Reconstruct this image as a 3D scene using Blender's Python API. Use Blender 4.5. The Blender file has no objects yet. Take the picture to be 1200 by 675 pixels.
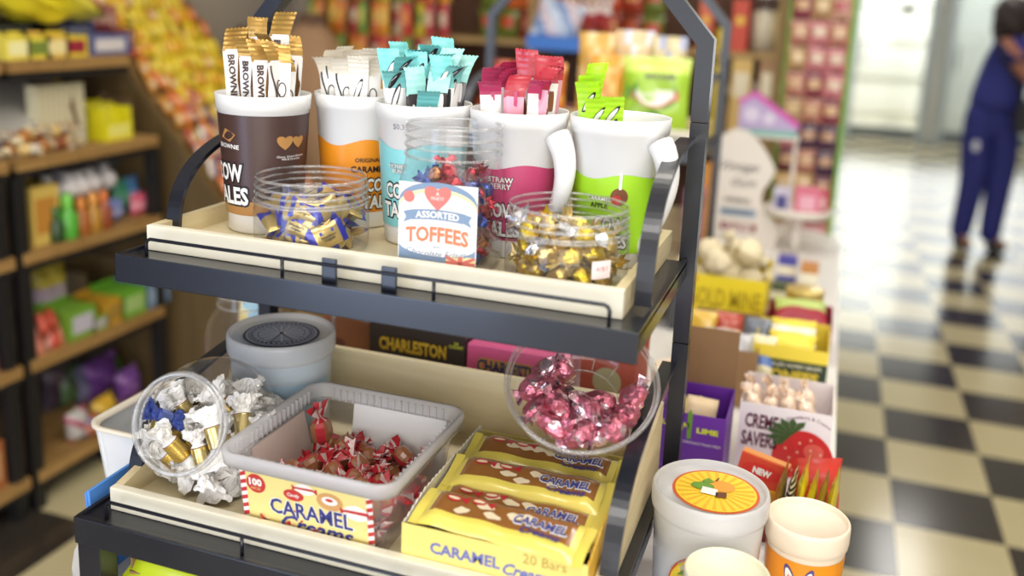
import bpy, bmesh, math, random
from mathutils import Vector, Matrix, Euler, noise
PI = math.pi
R = math.radians
scene = bpy.context.scene
col = scene.collection

# ---------------------------------------------------------------- camera
FPX, PX, PY = 1104.0, 600.0, 240.0
PITCH, ROLL, YAW, CAMH = R(12.2), R(2.42), R(18.6), 1.515
fw = Vector((-math.sin(YAW) * math.cos(PITCH), math.cos(YAW) * math.cos(PITCH), -math.sin(PITCH)))
rt0 = Vector((math.cos(YAW), math.sin(YAW), 0))
up0 = rt0.cross(fw)
RT = rt0 * math.cos(ROLL) + up0 * math.sin(ROLL)
UP = up0 * math.cos(ROLL) - rt0 * math.sin(ROLL)
CAM = Vector((0, 0, CAMH))
cam_data = bpy.data.cameras.new('camera')
cam = bpy.data.objects.new('camera', cam_data)
col.objects.link(cam)
cam.matrix_world = Matrix(((RT.x, UP.x, -fw.x, CAM.x), (RT.y, UP.y, -fw.y, CAM.y), (RT.z, UP.z, -fw.z, CAM.z), (0, 0, 0, 1)))
cam_data.sensor_width = 36
cam_data.lens = FPX / 1200 * 36
cam_data.shift_y = (PY - 337.5) / 1200
cam_data.clip_start = 0.02
cam_data.dof.use_dof = True
cam_data.dof.focus_distance = 1.17
cam_data.dof.aperture_fstop = 1.75
scene.camera = cam

def ray(x, y): return fw + RT * ((x - PX) / FPX) - UP * ((y - PY) / FPX)
def at_z(x, y, z): d = ray(x, y); return CAM + d * ((z - CAMH) / d.z)
def at_y(x, y, Y): d = ray(x, y); return CAM + d * (Y / d.y)
def at_d(x, y, k): return CAM + ray(x, y) * k

# ---------------------------------------------------------------- materials
def lin(c):
    if isinstance(c, str):
        c = tuple(int(c[i:i + 2], 16) / 255 for i in (0, 2, 4))
        return tuple(((v + .055) / 1.055) ** 2.4 if v > .04045 else v / 12.92 for v in c)
    return c
MATS = {}
def mat(name, c, rough=.5, metal=0, coat=0, var=0, scale=30, bump=0, spec=.5, emit=None, trans=0, subs=0):
    if name in MATS: return MATS[name]
    m = bpy.data.materials.new(name); m.use_nodes = True
    nt = m.node_tree; b = nt.nodes['Principled BSDF']
    c = lin(c)
    b.inputs['Base Color'].default_value = (*c, 1)
    b.inputs['Roughness'].default_value = rough
    b.inputs['Metallic'].default_value = metal
    b.inputs['Coat Weight'].default_value = coat
    b.inputs['Coat Roughness'].default_value = .1
    b.inputs['Specular IOR Level'].default_value = spec
    b.inputs['Transmission Weight'].default_value = trans
    if subs:
        b.inputs['Subsurface Weight'].default_value = subs
        b.inputs['Subsurface Radius'].default_value = (.01, .008, .006)
    if emit:
        b.inputs['Emission Color'].default_value = (*lin(emit[0]), 1)
        b.inputs['Emission Strength'].default_value = emit[1]
    tc = nt.nodes.new('ShaderNodeTexCoord')
    n = nt.nodes.new('ShaderNodeTexNoise'); n.inputs['Scale'].default_value = scale; n.inputs['Detail'].default_value = 3
    nt.links.new(tc.outputs['Object'], n.inputs['Vector'])
    if var:
        mx = nt.nodes.new('ShaderNodeMix'); mx.data_type = 'RGBA'
        mx.inputs[6].default_value = (*[v * (1 - var) for v in c], 1)
        mx.inputs[7].default_value = (*[min(1, v * (1 + var)) for v in c], 1)
        nt.links.new(n.outputs['Fac'], mx.inputs[0]); nt.links.new(mx.outputs[2], b.inputs['Base Color'])
    if bump:
        bp = nt.nodes.new('ShaderNodeBump'); bp.inputs['Strength'].default_value = bump; bp.inputs['Distance'].default_value = .002
        nt.links.new(n.outputs['Fac'], bp.inputs['Height']); nt.links.new(bp.outputs['Normal'], b.inputs['Normal'])
    MATS[name] = m
    return m

def wood(name, c1, c2, scale=6, axis=0, rough=.55):
    m = bpy.data.materials.new(name); m.use_nodes = True
    nt = m.node_tree; b = nt.nodes['Principled BSDF']
    b.inputs['Roughness'].default_value = rough
    tc = nt.nodes.new('ShaderNodeTexCoord'); mp = nt.nodes.new('ShaderNodeMapping')
    s = [scale * 12] * 3; s[axis] = scale
    mp.inputs['Scale'].default_value = s
    n = nt.nodes.new('ShaderNodeTexNoise'); n.inputs['Scale'].default_value = 1; n.inputs['Detail'].default_value = 6
    rp = nt.nodes.new('ShaderNodeValToRGB')
    rp.color_ramp.elements[0].position = .3; rp.color_ramp.elements[1].position = .7
    rp.color_ramp.elements[0].color = (*lin(c1), 1); rp.color_ramp.elements[1].color = (*lin(c2), 1)
    nt.links.new(tc.outputs['Object'], mp.inputs['Vector']); nt.links.new(mp.outputs['Vector'], n.inputs['Vector'])
    nt.links.new(n.outputs['Fac'], rp.inputs['Fac']); nt.links.new(rp.outputs['Color'], b.inputs['Base Color'])
    MATS[name] = m
    return m

def thin_plastic(name, tint=(1, 1, 1), haze=.04, rough=.05, gloss=1.0, hazec=(.9, .9, .9)):
    """thin clear wall: mostly see-through, Fresnel reflections and a little scatter"""
    m = bpy.data.materials.new(name); m.use_nodes = True
    nt = m.node_tree
    for n in list(nt.nodes): nt.nodes.remove(n)
    out = nt.nodes.new('ShaderNodeOutputMaterial')
    tr = nt.nodes.new('ShaderNodeBsdfTransparent'); tr.inputs[0].default_value = (*tint, 1)
    gl = nt.nodes.new('ShaderNodeBsdfGlossy'); gl.inputs['Roughness'].default_value = rough
    df = nt.nodes.new('ShaderNodeBsdfDiffuse'); df.inputs[0].default_value = (*hazec, 1)
    tl = nt.nodes.new('ShaderNodeBsdfTranslucent'); tl.inputs[0].default_value = (*hazec, 1)
    ad = nt.nodes.new('ShaderNodeMixShader'); ad.inputs[0].default_value = .5
    nt.links.new(df.outputs[0], ad.inputs[1]); nt.links.new(tl.outputs[0], ad.inputs[2])
    m1 = nt.nodes.new('ShaderNodeMixShader'); m1.inputs[0].default_value = haze
    nt.links.new(tr.outputs[0], m1.inputs[1]); nt.links.new(ad.outputs[0], m1.inputs[2])
    fr = nt.nodes.new('ShaderNodeFresnel')
    ge = nt.nodes.new('ShaderNodeNewGeometry'); io = nt.nodes.new('ShaderNodeMix'); io.inputs[2].default_value = 1.45; io.inputs[3].default_value = 1 / 1.45
    nt.links.new(ge.outputs['Backfacing'], io.inputs[0]); nt.links.new(io.outputs[0], fr.inputs['IOR'])
    mu = nt.nodes.new('ShaderNodeMath'); mu.operation = 'MULTIPLY'; mu.inputs[1].default_value = gloss
    nt.links.new(fr.outputs[0], mu.inputs[0])
    m2 = nt.nodes.new('ShaderNodeMixShader')
    nt.links.new(mu.outputs[0], m2.inputs[0]); nt.links.new(m1.outputs[0], m2.inputs[1]); nt.links.new(gl.outputs[0], m2.inputs[2])
    nt.links.new(m2.outputs[0], out.inputs[0])
    MATS[name] = m
    return m

# ---------------------------------------------------------------- mesh builder
class MB:
    def __init__(s): s.v, s.f, s.m, s.s = [], [], [], []
    def add(s, verts, faces, mi=0, M=None, smooth=False):
        o = len(s.v)
        if M is not None: verts = [M @ Vector(p) for p in verts]
        s.v.extend([tuple(p) for p in verts])
        for i, f in enumerate(faces):
            s.f.append([o + k for k in f]); s.m.append(mi[i] if isinstance(mi, list) else mi); s.s.append(smooth)
        return s
    def box(s, x0, y0, z0, x1, y1, z1, mi=0, M=None, b=0):
        if b:
            bm = bmesh.new(); bmesh.ops.create_cube(bm, size=1)
            for v in bm.verts: v.co = Vector(((x0 + x1) / 2 + v.co.x * (x1 - x0), (y0 + y1) / 2 + v.co.y * (y1 - y0), (z0 + z1) / 2 + v.co.z * (z1 - z0)))
            bmesh.ops.bevel(bm, geom=bm.edges[:], offset=b, segments=2, affect='EDGES', profile=.7)
            bm.verts.index_update()
            s.add([v.co.copy() for v in bm.verts], [[v.index for v in f.verts] for f in bm.faces], mi, M); bm.free(); return s
        return s.add([(x0, y0, z0), (x1, y0, z0), (x1, y1, z0), (x0, y1, z0), (x0, y0, z1), (x1, y0, z1), (x1, y1, z1), (x0, y1, z1)],
                     [(0, 3, 2, 1), (4, 5, 6, 7), (0, 1, 5, 4), (1, 2, 6, 5), (2, 3, 7, 6), (3, 0, 4, 7)], mi, M)
    def lathe(s, prof, n=32, mi=0, M=None, shape=None, cap0=False, cap1=False, a0=0, a1=2 * PI, smooth=True):
        full = abs(a1 - a0 - 2 * PI) < 1e-6
        k = n if full else n + 1
        V, F = [], []
        for (r, z) in prof:
            for i in range(k):
                a = a0 + (a1 - a0) * i / n
                q = shape(a) if shape else 1
                V.append((r * q * math.cos(a), r * q * math.sin(a), z))
        mm = []
        for j in range(len(prof) - 1):
            for i in range(n):
                i2 = (i + 1) % k
                F.append((j * k + i, j * k + i2, (j + 1) * k + i2, (j + 1) * k + i))
                mm.append(mi[j] if isinstance(mi, list) else mi)
        if cap0: F.append(tuple(range(k - 1, -1, -1))); mm.append(mi[0] if isinstance(mi, list) else mi)
        if cap1: F.append(tuple(range((len(prof) - 1) * k, len(prof) * k))); mm.append(mi[-1] if isinstance(mi, list) else mi)
        return s.add(V, F, mm, M, smooth)
    def tube(s, pts, r, n=8, mi=0, M=None, closed=False):
        pts = [Vector(p) for p in pts]; V, F = [], []
        L = len(pts); nrm = None
        for i, p in enumerate(pts):
            a = pts[(i - 1) % L] if (closed or i) else p
            b = pts[(i + 1) % L] if (closed or i < L - 1) else p
            t = (b - a).normalized()
            if nrm is None: nrm = t.orthogonal().normalized()
            nrm = (nrm - t * nrm.dot(t)).normalized(); bn = t.cross(nrm)
            rr = r[i] if isinstance(r, (list, tuple)) else r
            for k in range(n):
                q = 2 * PI * k / n
                V.append(p + nrm * (rr * math.cos(q)) + bn * (rr * math.sin(q)))
        for i in range(L if closed else L - 1):
            for k in range(n):
                j = (i + 1) % L
                F.append((i * n + k, i * n + (k + 1) % n, j * n + (k + 1) % n, j * n + k))
        if not closed: F.append(tuple(range(n - 1, -1, -1))); F.append(tuple((L - 1) * n + k for k in range(n)))
        return s.add(V, F, mi, M, True)
    def sweep(s, pts, w, t, side, mi=0, M=None, closed=False):
        """rectangular bar: w along the vector side, t across"""
        pts = [Vector(p) for p in pts]; side = Vector(side).normalized(); V, F = [], []
        L = len(pts)
        for i, p in enumerate(pts):
            a = pts[(i - 1) % L] if (closed or i) else p
            b = pts[(i + 1) % L] if (closed or i < L - 1) else p
            if closed or 0 < i < L - 1:
                d1 = (p - a).normalized(); d2 = (b - p).normalized(); tt = (d1 + d2).normalized(); k = 1 / max(.3, tt.dot(d2))
            else: tt = (b - a).normalized(); k = 1
            nn = tt.cross(side).normalized() * k
            for (x, y) in ((-1, -1), (1, -1), (1, 1), (-1, 1)): V.append(p + side * (x * w / 2) + nn * (y * t / 2))
        for i in range(L if closed else L - 1):
            j = (i + 1) % L
            for k in range(4): F.append((i * 4 + k, i * 4 + (k + 1) % 4, j * 4 + (k + 1) % 4, j * 4 + k))
        if not closed: F.append((3, 2, 1, 0)); F.append(tuple((L - 1) * 4 + k for k in range(4)))
        return s.add(V, F, mi, M)
    def prism(s, poly, z0, z1, mi=0, M=None):
        n = len(poly)
        V = [(x, y, z0) for x, y in poly] + [(x, y, z1) for x, y in poly]
        F = [tuple(range(n - 1, -1, -1)), tuple(range(n, 2 * n))] + [(i, (i + 1) % n, n + (i + 1) % n, n + i) for i in range(n)]
        return s.add(V, F, mi, M)
    def grid(s, nx, ny, fn, mi=0, M=None, smooth=True, mfn=None):
        V = [fn(i / nx, j / ny) for j in range(ny + 1) for i in range(nx + 1)]
        F, mm = [], []
        for j in range(ny):
            for i in range(nx):
                F.append((j * (nx + 1) + i, j * (nx + 1) + i + 1, (j + 1) * (nx + 1) + i + 1, (j + 1) * (nx + 1) + i))
                mm.append(mfn((i + .5) / nx, (j + .5) / ny) if mfn else mi)
        return s.add(V, F, mm, M, smooth)
    def poly(s, pts, fn, mi=0):
        """flat outline through a surface function fn(x, y, lift)"""
        V = [fn(x, y) for x, y in pts]
        return s.add(V, [tuple(range(len(V)))], mi)
    def text(s, body, fn, w=None, h=None, mi=0, bold=0, shear=0, cx=0, cy=0, rot=0):
        v, f = text2d(body, bold, shear)
        xs = [p[0] for p in v]; ys = [p[1] for p in v]
        W = max(xs) - min(xs); H = max(ys) - min(ys)
        k = (w / W) if w else h / H
        kx = k; ky = (h / H) if (h and w) else k
        mx, my = (max(xs) + min(xs)) / 2, (max(ys) + min(ys)) / 2
        c, sn = math.cos(rot), math.sin(rot)
        V = []
        for x, y in v:
            x, y = (x - mx) * kx, (y - my) * ky
            V.append(fn(cx + x * c - y * sn, cy + x * sn + y * c))
        return s.add(V, f, mi)
    def build(s, name, mats, parent=None, loc=None, rot=None):
        me = bpy.data.meshes.new(name)
        me.from_pydata([tuple(v) for v in s.v], [], s.f)
        if not isinstance(mats, (list, tuple)): mats = [mats]
        for m in mats: me.materials.append(m)
        me.polygons.foreach_set('material_index', s.m)
        me.polygons.foreach_set('use_smooth', s.s)
        me.update()
        o = bpy.data.objects.new(name, me); col.objects.link(o)
        if parent is not None: o.parent = parent
        if loc is not None: o.location = loc
        if rot is not None: o.rotation_euler = rot
        return o

_TX = {}
def text2d(body, bold=0, shear=0):
    k = (body, bold, shear)
    if k in _TX: return _TX[k]
    cu = bpy.data.curves.new('lettering', 'FONT'); cu.body = body; cu.size = 1; cu.align_x = 'CENTER'
    cu.resolution_u = 2; cu.offset = bold; cu.shear = shear; cu.space_line = .85
    ob = bpy.data.objects.new('lettering', cu); col.objects.link(ob)
    dg = bpy.context.evaluated_depsgraph_get()
    me = bpy.data.meshes.new_from_object(ob.evaluated_get(dg))
    r = ([(v.co.x, v.co.y) for v in me.vertices], [tuple(p.vertices) for p in me.polygons])
    bpy.data.objects.remove(ob); bpy.data.curves.remove(cu); bpy.data.meshes.remove(me)
    _TX[k] = r
    return r

def plane(o, x, y, lift=.0006):
    """surface function of a flat panel: origin, unit x, unit y"""
    o, x, y = Vector(o), Vector(x).normalized(), Vector(y).normalized(); n = x.cross(y)
    return lambda a, b, k=1: o + x * a + y * b + n * (lift * k)
def lifted(fn, k): return lambda a, b: fn(a, b, k)
def circ(cx, cy, r, n=28, ry=None, a0=0): return [(cx + r * math.cos(a0 + 2 * PI * i / n), cy + (ry or r) * math.sin(a0 + 2 * PI * i / n)) for i in range(n)]

# ---------------------------------------------------------------- objects
def tag(o, label, cat, group=None, kind=None):
    if label: o['label'] = label
    if cat: o['category'] = cat
    if group: o['group'] = group
    if kind: o['kind'] = kind
    return o
def empty(name, label, cat, loc=(0, 0, 0), rz=0, group=None, rot=None):
    o = bpy.data.objects.new(name, None); col.objects.link(o); o.empty_display_size = .02
    o.location = loc; o.rotation_euler = rot if rot is not None else (0, 0, rz)
    return tag(o, label, cat, group)
def structure(o): o['kind'] = 'structure'; return o
def copy_tree(o, parent=None):
    c = o.copy(); col.objects.link(c); c.parent = parent
    for ch in [x for x in bpy.data.objects if x.parent == o]: copy_tree(ch, c)
    return c
KIDS = {}
def copy_thing(o, loc, rot, label=None, group=None, scale=None, mats=None):
    c = o.copy(); col.objects.link(c)
    if o.name not in KIDS: KIDS[o.name] = [x for x in bpy.data.objects if x.parent == o]
    for ch in KIDS[o.name]:
        d = ch.copy(); col.objects.link(d); d.parent = c
    c.location = loc; c.rotation_euler = rot
    if scale: c.scale = scale if isinstance(scale, tuple) else (scale,) * 3
    if label: c['label'] = label
    if group: c['group'] = group
    return c

def settle(n, r, inside, floor=None, seed=1, it=260, spread=None, start=None):
    """sphere packing: n balls dropped into a container; inside(p, r) returns the point pushed back in"""
    rnd = random.Random(seed)
    P = [Vector(start(rnd)) for _ in range(n)]
    for k in range(it):
        g = .0012 * (1 - k / it) + .0002
        for p in P: p.z -= g
        for _ in range(2):
            for i in range(n):
                for j in range(i):
                    d = P[i] - P[j]; L = d.length
                    if L < 2 * r:
                        if L < 1e-6: d = Vector((rnd.random() - .5, rnd.random() - .5, .1)); L = d.length
                        q = d * ((2 * r - L) / L / 2); P[i] += q; P[j] -= q
            for i in range(n): P[i] = inside(P[i], r)
    return P
def in_cyl(cx, cy, z0, rad):
    def f(p, r):
        d = Vector((p.x - cx, p.y - cy)); L = d.length
        if L > rad - r: d *= (rad - r) / L; p = Vector((cx + d.x, cy + d.y, p.z))
        if p.z < z0 + r: p.z = z0 + r
        return p
    return f
def in_box(x0, y0, z0, x1, y1):
    def f(p, r): return Vector((min(max(p.x, x0 + r), x1 - r), min(max(p.y, y0 + r), y1 - r), max(p.z, z0 + r)))
    return f
def in_ball(c, rad, zmin):
    c = Vector(c)
    def f(p, r):
        d = p - c; L = d.length
        if L > rad - r: p = c + d * ((rad - r) / L)
        if p.z < zmin + r: p.z = zmin + r
        return p
    return f

# common materials
WHITE = mat('white plastic', (.86, .86, .85), .35, var=.03)
BLACKM = mat('black painted steel', (.008, .009, .016), .3, var=.15, scale=60, spec=.6, coat=.22)
PALEWOOD = wood('pale pine', 'D8C79E', 'E6D9B6', 5, 0)
PALEWOODY = wood('pale pine side', 'D2BE92', 'E0D0A8', 5, 1)
CREAMPAINT = mat('cream painted board', 'E9E2CC', .5, var=.03, scale=40)
CLEAR = thin_plastic('clear plastic', haze=.035)
CLEARRING = thin_plastic('clear plastic rim', haze=.22, gloss=1.9)
FROST = thin_plastic('frosted plastic', haze=.2, rough=.3, gloss=.7, hazec=(.85, .84, .86))
FROSTRIM = thin_plastic('frosted plastic rim', haze=.62, rough=.25, gloss=1, hazec=(.95, .94, .96))
GOLD = mat('gold foil', (.75, .53, .16), .28, .85, var=.15, scale=90, bump=.6)
SILVER = mat('silver foil', (.8, .8, .82), .25, .9, bump=.5, scale=80)
INK = mat('black ink', (.012, .012, .014), .45)
NAVY = mat('navy ink', (.03, .035, .16), .45)
PAPER = mat('white paper', (.88, .87, .85), .6, var=.02)
KRAFT = mat('kraft cardboard', '9C7B57', .8, var=.1, scale=25)
KRAFTD = mat('kraft cardboard inside', '8A6A48', .85, var=.1, scale=25)
RED = mat('red print', (.55, .04, .04), .45)
YELLOWP = mat('yellow print', 'F2D945', .42, var=.03)
# ---------------------------------------------------------------- room
def floor_material():
    m = bpy.data.materials.new('checker vinyl'); m.use_nodes = True
    nt = m.node_tree; b = nt.nodes['Principled BSDF']
    tc = nt.nodes.new('ShaderNodeTexCoord'); mp = nt.nodes.new('ShaderNodeMapping')
    T = .3115
    mp.inputs['Scale'].default_value = (1 / T, 1 / T, 0)
    mp.inputs['Location'].default_value = (-.309 / T + 10, -3.809 / T + 21, .5)
    ck = nt.nodes.new('ShaderNodeTexChecker'); ck.inputs['Scale'].default_value = 1
    n = nt.nodes.new('ShaderNodeTexNoise'); n.inputs['Scale'].default_value = 4; n.inputs['Detail'].default_value = 8
    nt.links.new(tc.outputs['Object'], mp.inputs['Vector']); nt.links.new(mp.outputs['Vector'], ck.inputs['Vector'])
    nt.links.new(tc.outputs['Object'], n.inputs['Vector'])
    a = nt.nodes.new('ShaderNodeMix'); a.data_type = 'RGBA'
    a.inputs[6].default_value = (*lin('D2C59C'), 1); a.inputs[7].default_value = (*lin('C3B58A'), 1)
    d = nt.nodes.new('ShaderNodeMix'); d.data_type = 'RGBA'
    d.inputs[6].default_value = (*lin('322C27'), 1); d.inputs[7].default_value = (*lin('423C34'), 1)
    nt.links.new(n.outputs['Fac'], a.inputs[0]); nt.links.new(n.outputs['Fac'], d.inputs[0])
    nt.links.new(a.outputs[2], ck.inputs['Color1']); nt.links.new(d.outputs[2], ck.inputs['Color2'])
    nt.links.new(ck.outputs['Color'], b.inputs['Base Color'])
    b.inputs['Roughness'].default_value = .17; b.inputs['Specular IOR Level'].default_value = .42
    return m
FLOORM = floor_material()
mb = MB(); mb.box(-4.2, -2.6, -.05, 5.2, 14.5, 0)
structure(mb.build('floor', FLOORM))
WALLB = wood('dark olive panelling', '4A3B22', '594829', 3, 2, .7)
mb = MB(); mb.box(-2.62, -2.6, 0, -2.54, 3.19, 3.0)
structure(mb.build('wall_left', WALLB))
GREYW = mat('warm grey wall paint', 'B9AE9F', .7, var=.05, scale=3)
mb = MB(); mb.box(-2.62, 3.19, 0, -2.545, 4.1, 3.0); structure(mb.build('wall_corner', GREYW))
mb = MB(); mb.box(-4.2, 4.1, 0, -.12, 4.2, 3.0)
structure(mb.build('wall_back', GREYW))
# side wall of the aisle and the far shop front
PALEG = mat('pale shop wall', 'D8DAD8', .5, var=.04, scale=2)
mb = MB(); mb.box(-.2, 4.2, 0, -.12, 12.7, 3.0)
structure(mb.build('wall_aisle', PALEG))
ALU = mat('brushed aluminium', 'A9B3B3', .35, .7)
ALUD = mat('dark door rail', '6F797B', .4, .5)
FROSTG = thin_plastic('etched door glass', tint=(.9, .95, .95), haze=.7, rough=.3, hazec=(.72, .77, .78))
GLASS = thin_plastic('door glass', tint=(.97, 1, .99), haze=.02, rough=.02)
def leaf(n, x0, x1, Y):
    root = bpy.data.objects.new('door_%d' % n, None); col.objects.link(root); root.location = ((x0 + x1) / 2, Y, 0); structure(root)
    w = (x1 - x0) / 2
    m = MB(); m.box(-w, -.03, 0, -w + .08, .03, 2.5).box(w - .08, -.03, 0, w, .03, 2.5).box(-w, -.03, 2.42, w, .03, 2.5)
    m.build('door_frame', ALU, root)
    m = MB(); m.box(-w + .07, -.025, .02, w - .07, .025, .17); m.build('kick_rail', ALUD, root)
    m = MB(); m.box(-w + .07, -.004, .17, w - .07, .004, 2.42); m.build('glass_pane', GLASS if n == 1 else FROSTG, root)
    m = MB(); m.tube([(-w + .13, -.07, .9), (-w + .13, -.07, 1.2)], .012).tube([(-w + .13, -.07, .92), (-w + .13, 0, .92)], .008).tube([(-w + .13, -.07, 1.18), (-w + .13, 0, 1.18)], .008)
    m.build('door_handle', ALUD, root)
    return root
leaf(1, .12, 1.06, 12.6)
leaf(2, 1.2, 2.3, 12.6)
mb = MB(); mb.box(-.12, 12.55, 2.5, 5.2, 12.7, 3.0).box(2.3, 12.55, 0, 5.2, 12.7, 2.5).box(1.06, 12.55, 0, 1.2, 12.7, 2.5).box(-.12, 12.55, 0, .12, 12.7, 2.5)
structure(mb.build('wall_front', PALEG))
mb = MB(); mb.box(5.1, -2.6, 0, 5.2, 12.6, 3.0); structure(mb.build('wall_right', PALEG))
# pale siding of the building across the street
sid = MB()
for k in range(14): sid.box(-3, 13.9 - .02 * (k % 2), .24 * k, 6, 14.2, .24 * k + .235)
structure(sid.build('exterior_wall', mat('white siding', 'F4F2EA', .6, var=.02)))
# dark decal on the glass
m = MB(); m.prism(circ(0, 0, .1, 24, .055), -.004, .004, 0, Matrix.Translation((.72, 12.58, 1.62)) @ Matrix.Rotation(PI / 2, 4, 'X'))
tag(m.build('window_sticker', mat('dark sticker', '4A4A42', .6)), 'small dark oval sticker high on the bright glass door', 'sticker')

mb = MB(); mb.box(-4.2, -2.6, 3.0, 5.2, 12.7, 3.06); structure(mb.build('ceiling', mat('white ceiling', 'E6E2DA', .8, var=.02)))
# ---------------------------------------------------------------- light
w = bpy.data.worlds.new('world'); scene.world = w; w.use_nodes = True
bg = w.node_tree.nodes['Background']; bg.inputs[0].default_value = (1, .985, .96, 1); bg.inputs[1].default_value = 1.05
def area(name, loc, to, sx, sy, power, color=(1, 1, 1)):
    l = bpy.data.lights.new(name, 'AREA'); l.shape = 'RECTANGLE'; l.size = sx; l.size_y = sy; l.energy = power; l.color = color
    o = bpy.data.objects.new(name, l); col.objects.link(o); o.location = loc
    o.rotation_euler = (Vector(to) - Vector(loc)).to_track_quat('-Z', 'Y').to_euler()
    return o
area('ceiling_lamp', (-.4, 2.0, 2.9), (-.4, 2.0, 0), 2.6, .3, 22, (1, .95, .86))
area('ceiling_lamp', (.2, .3, 2.9), (-.3, 1.0, 0.6), 2.4, .4, 26, (1, .97, .92))
area('ceiling_lamp', (.6, 4.6, 2.9), (.4, 4.6, 0), .4, 2.4, 14, (1, .95, .86))
area('ceiling_lamp', (.9, 7.2, 2.9), (.9, 7.2, 0), .4, 2.4, 26, (1, .97, .92))
area('daylight_fill', (-2.6, -2.3, .95), (-2.4, 1.0, .95), 2.4, 1.9, 64, (.50, .66, 1))  # added cool lamp behind the camera, for blue reflections on the tray lips
area('daylight_fill', (.9, -2.3, 1.5), (-.3, 1.0, 1.1), 2.4, 1.8, 46, (1, .98, .95))  # added neutral fill behind the camera, for cup fronts and lower tier
area('daylight_fill', (1.3, 12.3, 1.4), (1.0, 6.0, .6), 2.4, 2.2, 26, (.95, .98, 1))
area('shop_front_sun', (1.2, 13.2, 3.6), (1.2, 14.0, 1.2), 4, .6, 165, (1, .99, .96))
scene.view_settings.view_transform = 'Standard'
scene.view_settings.look = 'None'
scene.view_settings.gamma = 1
scene.view_settings.use_curve_mapping = False
scene.view_settings.exposure = .36
scene.cycles.max_bounces = 12
scene.cycles.transparent_max_bounces = 24
scene.cycles.caustics_reflective = False
scene.cycles.caustics_refractive = False

# ---------------------------------------------------------------- table
TZ = .79
def rounded(x0, y0, x1, y1, r, n=8):
    P = []
    for (cx, cy, a) in ((x1 - r, y0 + r, -PI / 2), (x1 - r, y1 - r, 0), (x0 + r, y1 - r, PI / 2), (x0 + r, y0 + r, PI)):
        for i in range(n + 1): P.append((cx + r * math.cos(a + PI / 2 * i / n), cy + r * math.sin(a + PI / 2 * i / n)))
    return P
tb = empty('display_table', 'long white table under the candy racks', 'table', (-.45, 2.0, 0))
TABW = mat('white table laminate', 'E9E6E2', .4, var=.02)
m = MB(); m.prism([(x + .45, y - 2.0) for x, y in rounded(-.909, .78, .065, 3.35, .2)], TZ - .035, TZ); m.build('tabletop', TABW, tb)
for (x, y) in ((-.82, .85), (-.1, .85), (-.82, 3.15), (-.1, 3.15)):
    m = MB(); m.tube([(x + .45, y - 2, 0), (x + .45, y - 2, TZ - .035)], .022, 12); m.build('leg', ALUD, tb)

# ---------------------------------------------------------------- display racks
XL, XR = -.795, -.158
def make_rack(oy, tiers, label, mats):
    """tiers: (front Y, tray z); posts stand at Y = oy"""
    B = mats
    root = empty('display_rack', label, 'rack', (-.4765, oy, TZ))
    L = Matrix.Translation((.4765, -oy, -TZ))
    zt = 1.475
    loop = [(XR, oy, TZ + .0), (XR, oy, zt), (XR - .075, oy, zt + .085), (XL + .075, oy, zt + .085), (XL, oy, zt), (XL, oy, TZ)]
    # each post is a tube of its own, joined by the chamfered head
    m = MB(); m.sweep(loop[2:4], .024, .021, (0, 1, 0), 0, L); m.build('head_frame', B, root)
    for x in (XL, XR):
        m = MB(); m.sweep([(x, oy, TZ), (x, oy, 1.083)], .024, .021, (0, 1, 0), 0, L)
        m.sweep([(x, oy, 1.0845), (x, oy, 1.375)], .024, .021, (0, 1, 0), 0, L)
        m.sweep([(x, oy, 1.3765), (x, oy, zt), (x + (.075 if x < -.4 else -.075), oy, zt + .085)], .024, .021, (0, 1, 0), 0, L); m.build('post', B, root)
    for (yf, z) in tiers:
        m = MB()
        m.box(XL + .005, yf, z - .008, XR - .0, oy - .015, z - .004, 0, L)                  # sheet
        m.box(XL, yf - .004, z - .034, XR, yf + .003, z, 0, L, .0012)                            # front lip
        m.box(XL, yf, z - .026, XL + .005, oy - .015, z, 0, L)
        m.box(XR - .005, yf, z - .026, XR, oy - .015, z, 0, L)
        m.build('tray', B, root)
        # front rail of bent wire
        zr, yw = z + .019, yf + .012
        x0, x1 = XL + .034, XR - .034
        m = MB()
        m.tube([(x0, yw, z - .006), (x0, yw, zr - .006), (x0 + .002, yw, zr - .002), (x0 + .006, yw, zr), (x1 - .006, yw, zr), (x1 - .002, yw, zr - .002), (x1, yw, zr - .006), (x1, yw, z - .006)], .0022, 8, 0, L)
        for k in (.33, .66): m.tube([(x0 + (x1 - x0) * k, yw, z - .006), (x0 + (x1 - x0) * k, yw, zr)], .0022, 8, 0, L)
        m.build('wire_rail', B, root)
        for k in (.435, .565):
            if z < 1: continue
            m = MB(); m.box(x0 + (x1 - x0) * k - .009, yf + .012, z - .005, x0 + (x1 - x0) * k + .009, yf + .016, z + .026, 0, L, .001); m.build('rail_clip', B, root)
        for x in (XL + .024, XR - .012):
            pts = []
            for i in range(31):
                a = PI / 2 * i / 30
                pts.append((x, oy - .012 - (oy - .012 - yf - .075) * math.sin(a) ** .8, z + .003 + (.127 if x < -.4 else .15) * max(0, math.cos(a)) ** .75))
            m = MB(); m.sweep(pts, .019, .006, (1, 0, 0), 0, L); m.build('brace', B, root)
        if z < 1:
            for x in (XL + .012, XR - .012):
                m = MB(); m.box(x - .012 - (.0 if x < -.4 else .008), yf, TZ, x + .012 + (.008 if x < -.4 else 0), yf + .028, z - .02, 0, L, .001); m.build('leg', B, root)
    return root
make_rack(1.2, ((.882, 1.2), (.795, .9)), 'black steel two-tier display rack in focus, with flared clear jars and cups', BLACKM)

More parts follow.
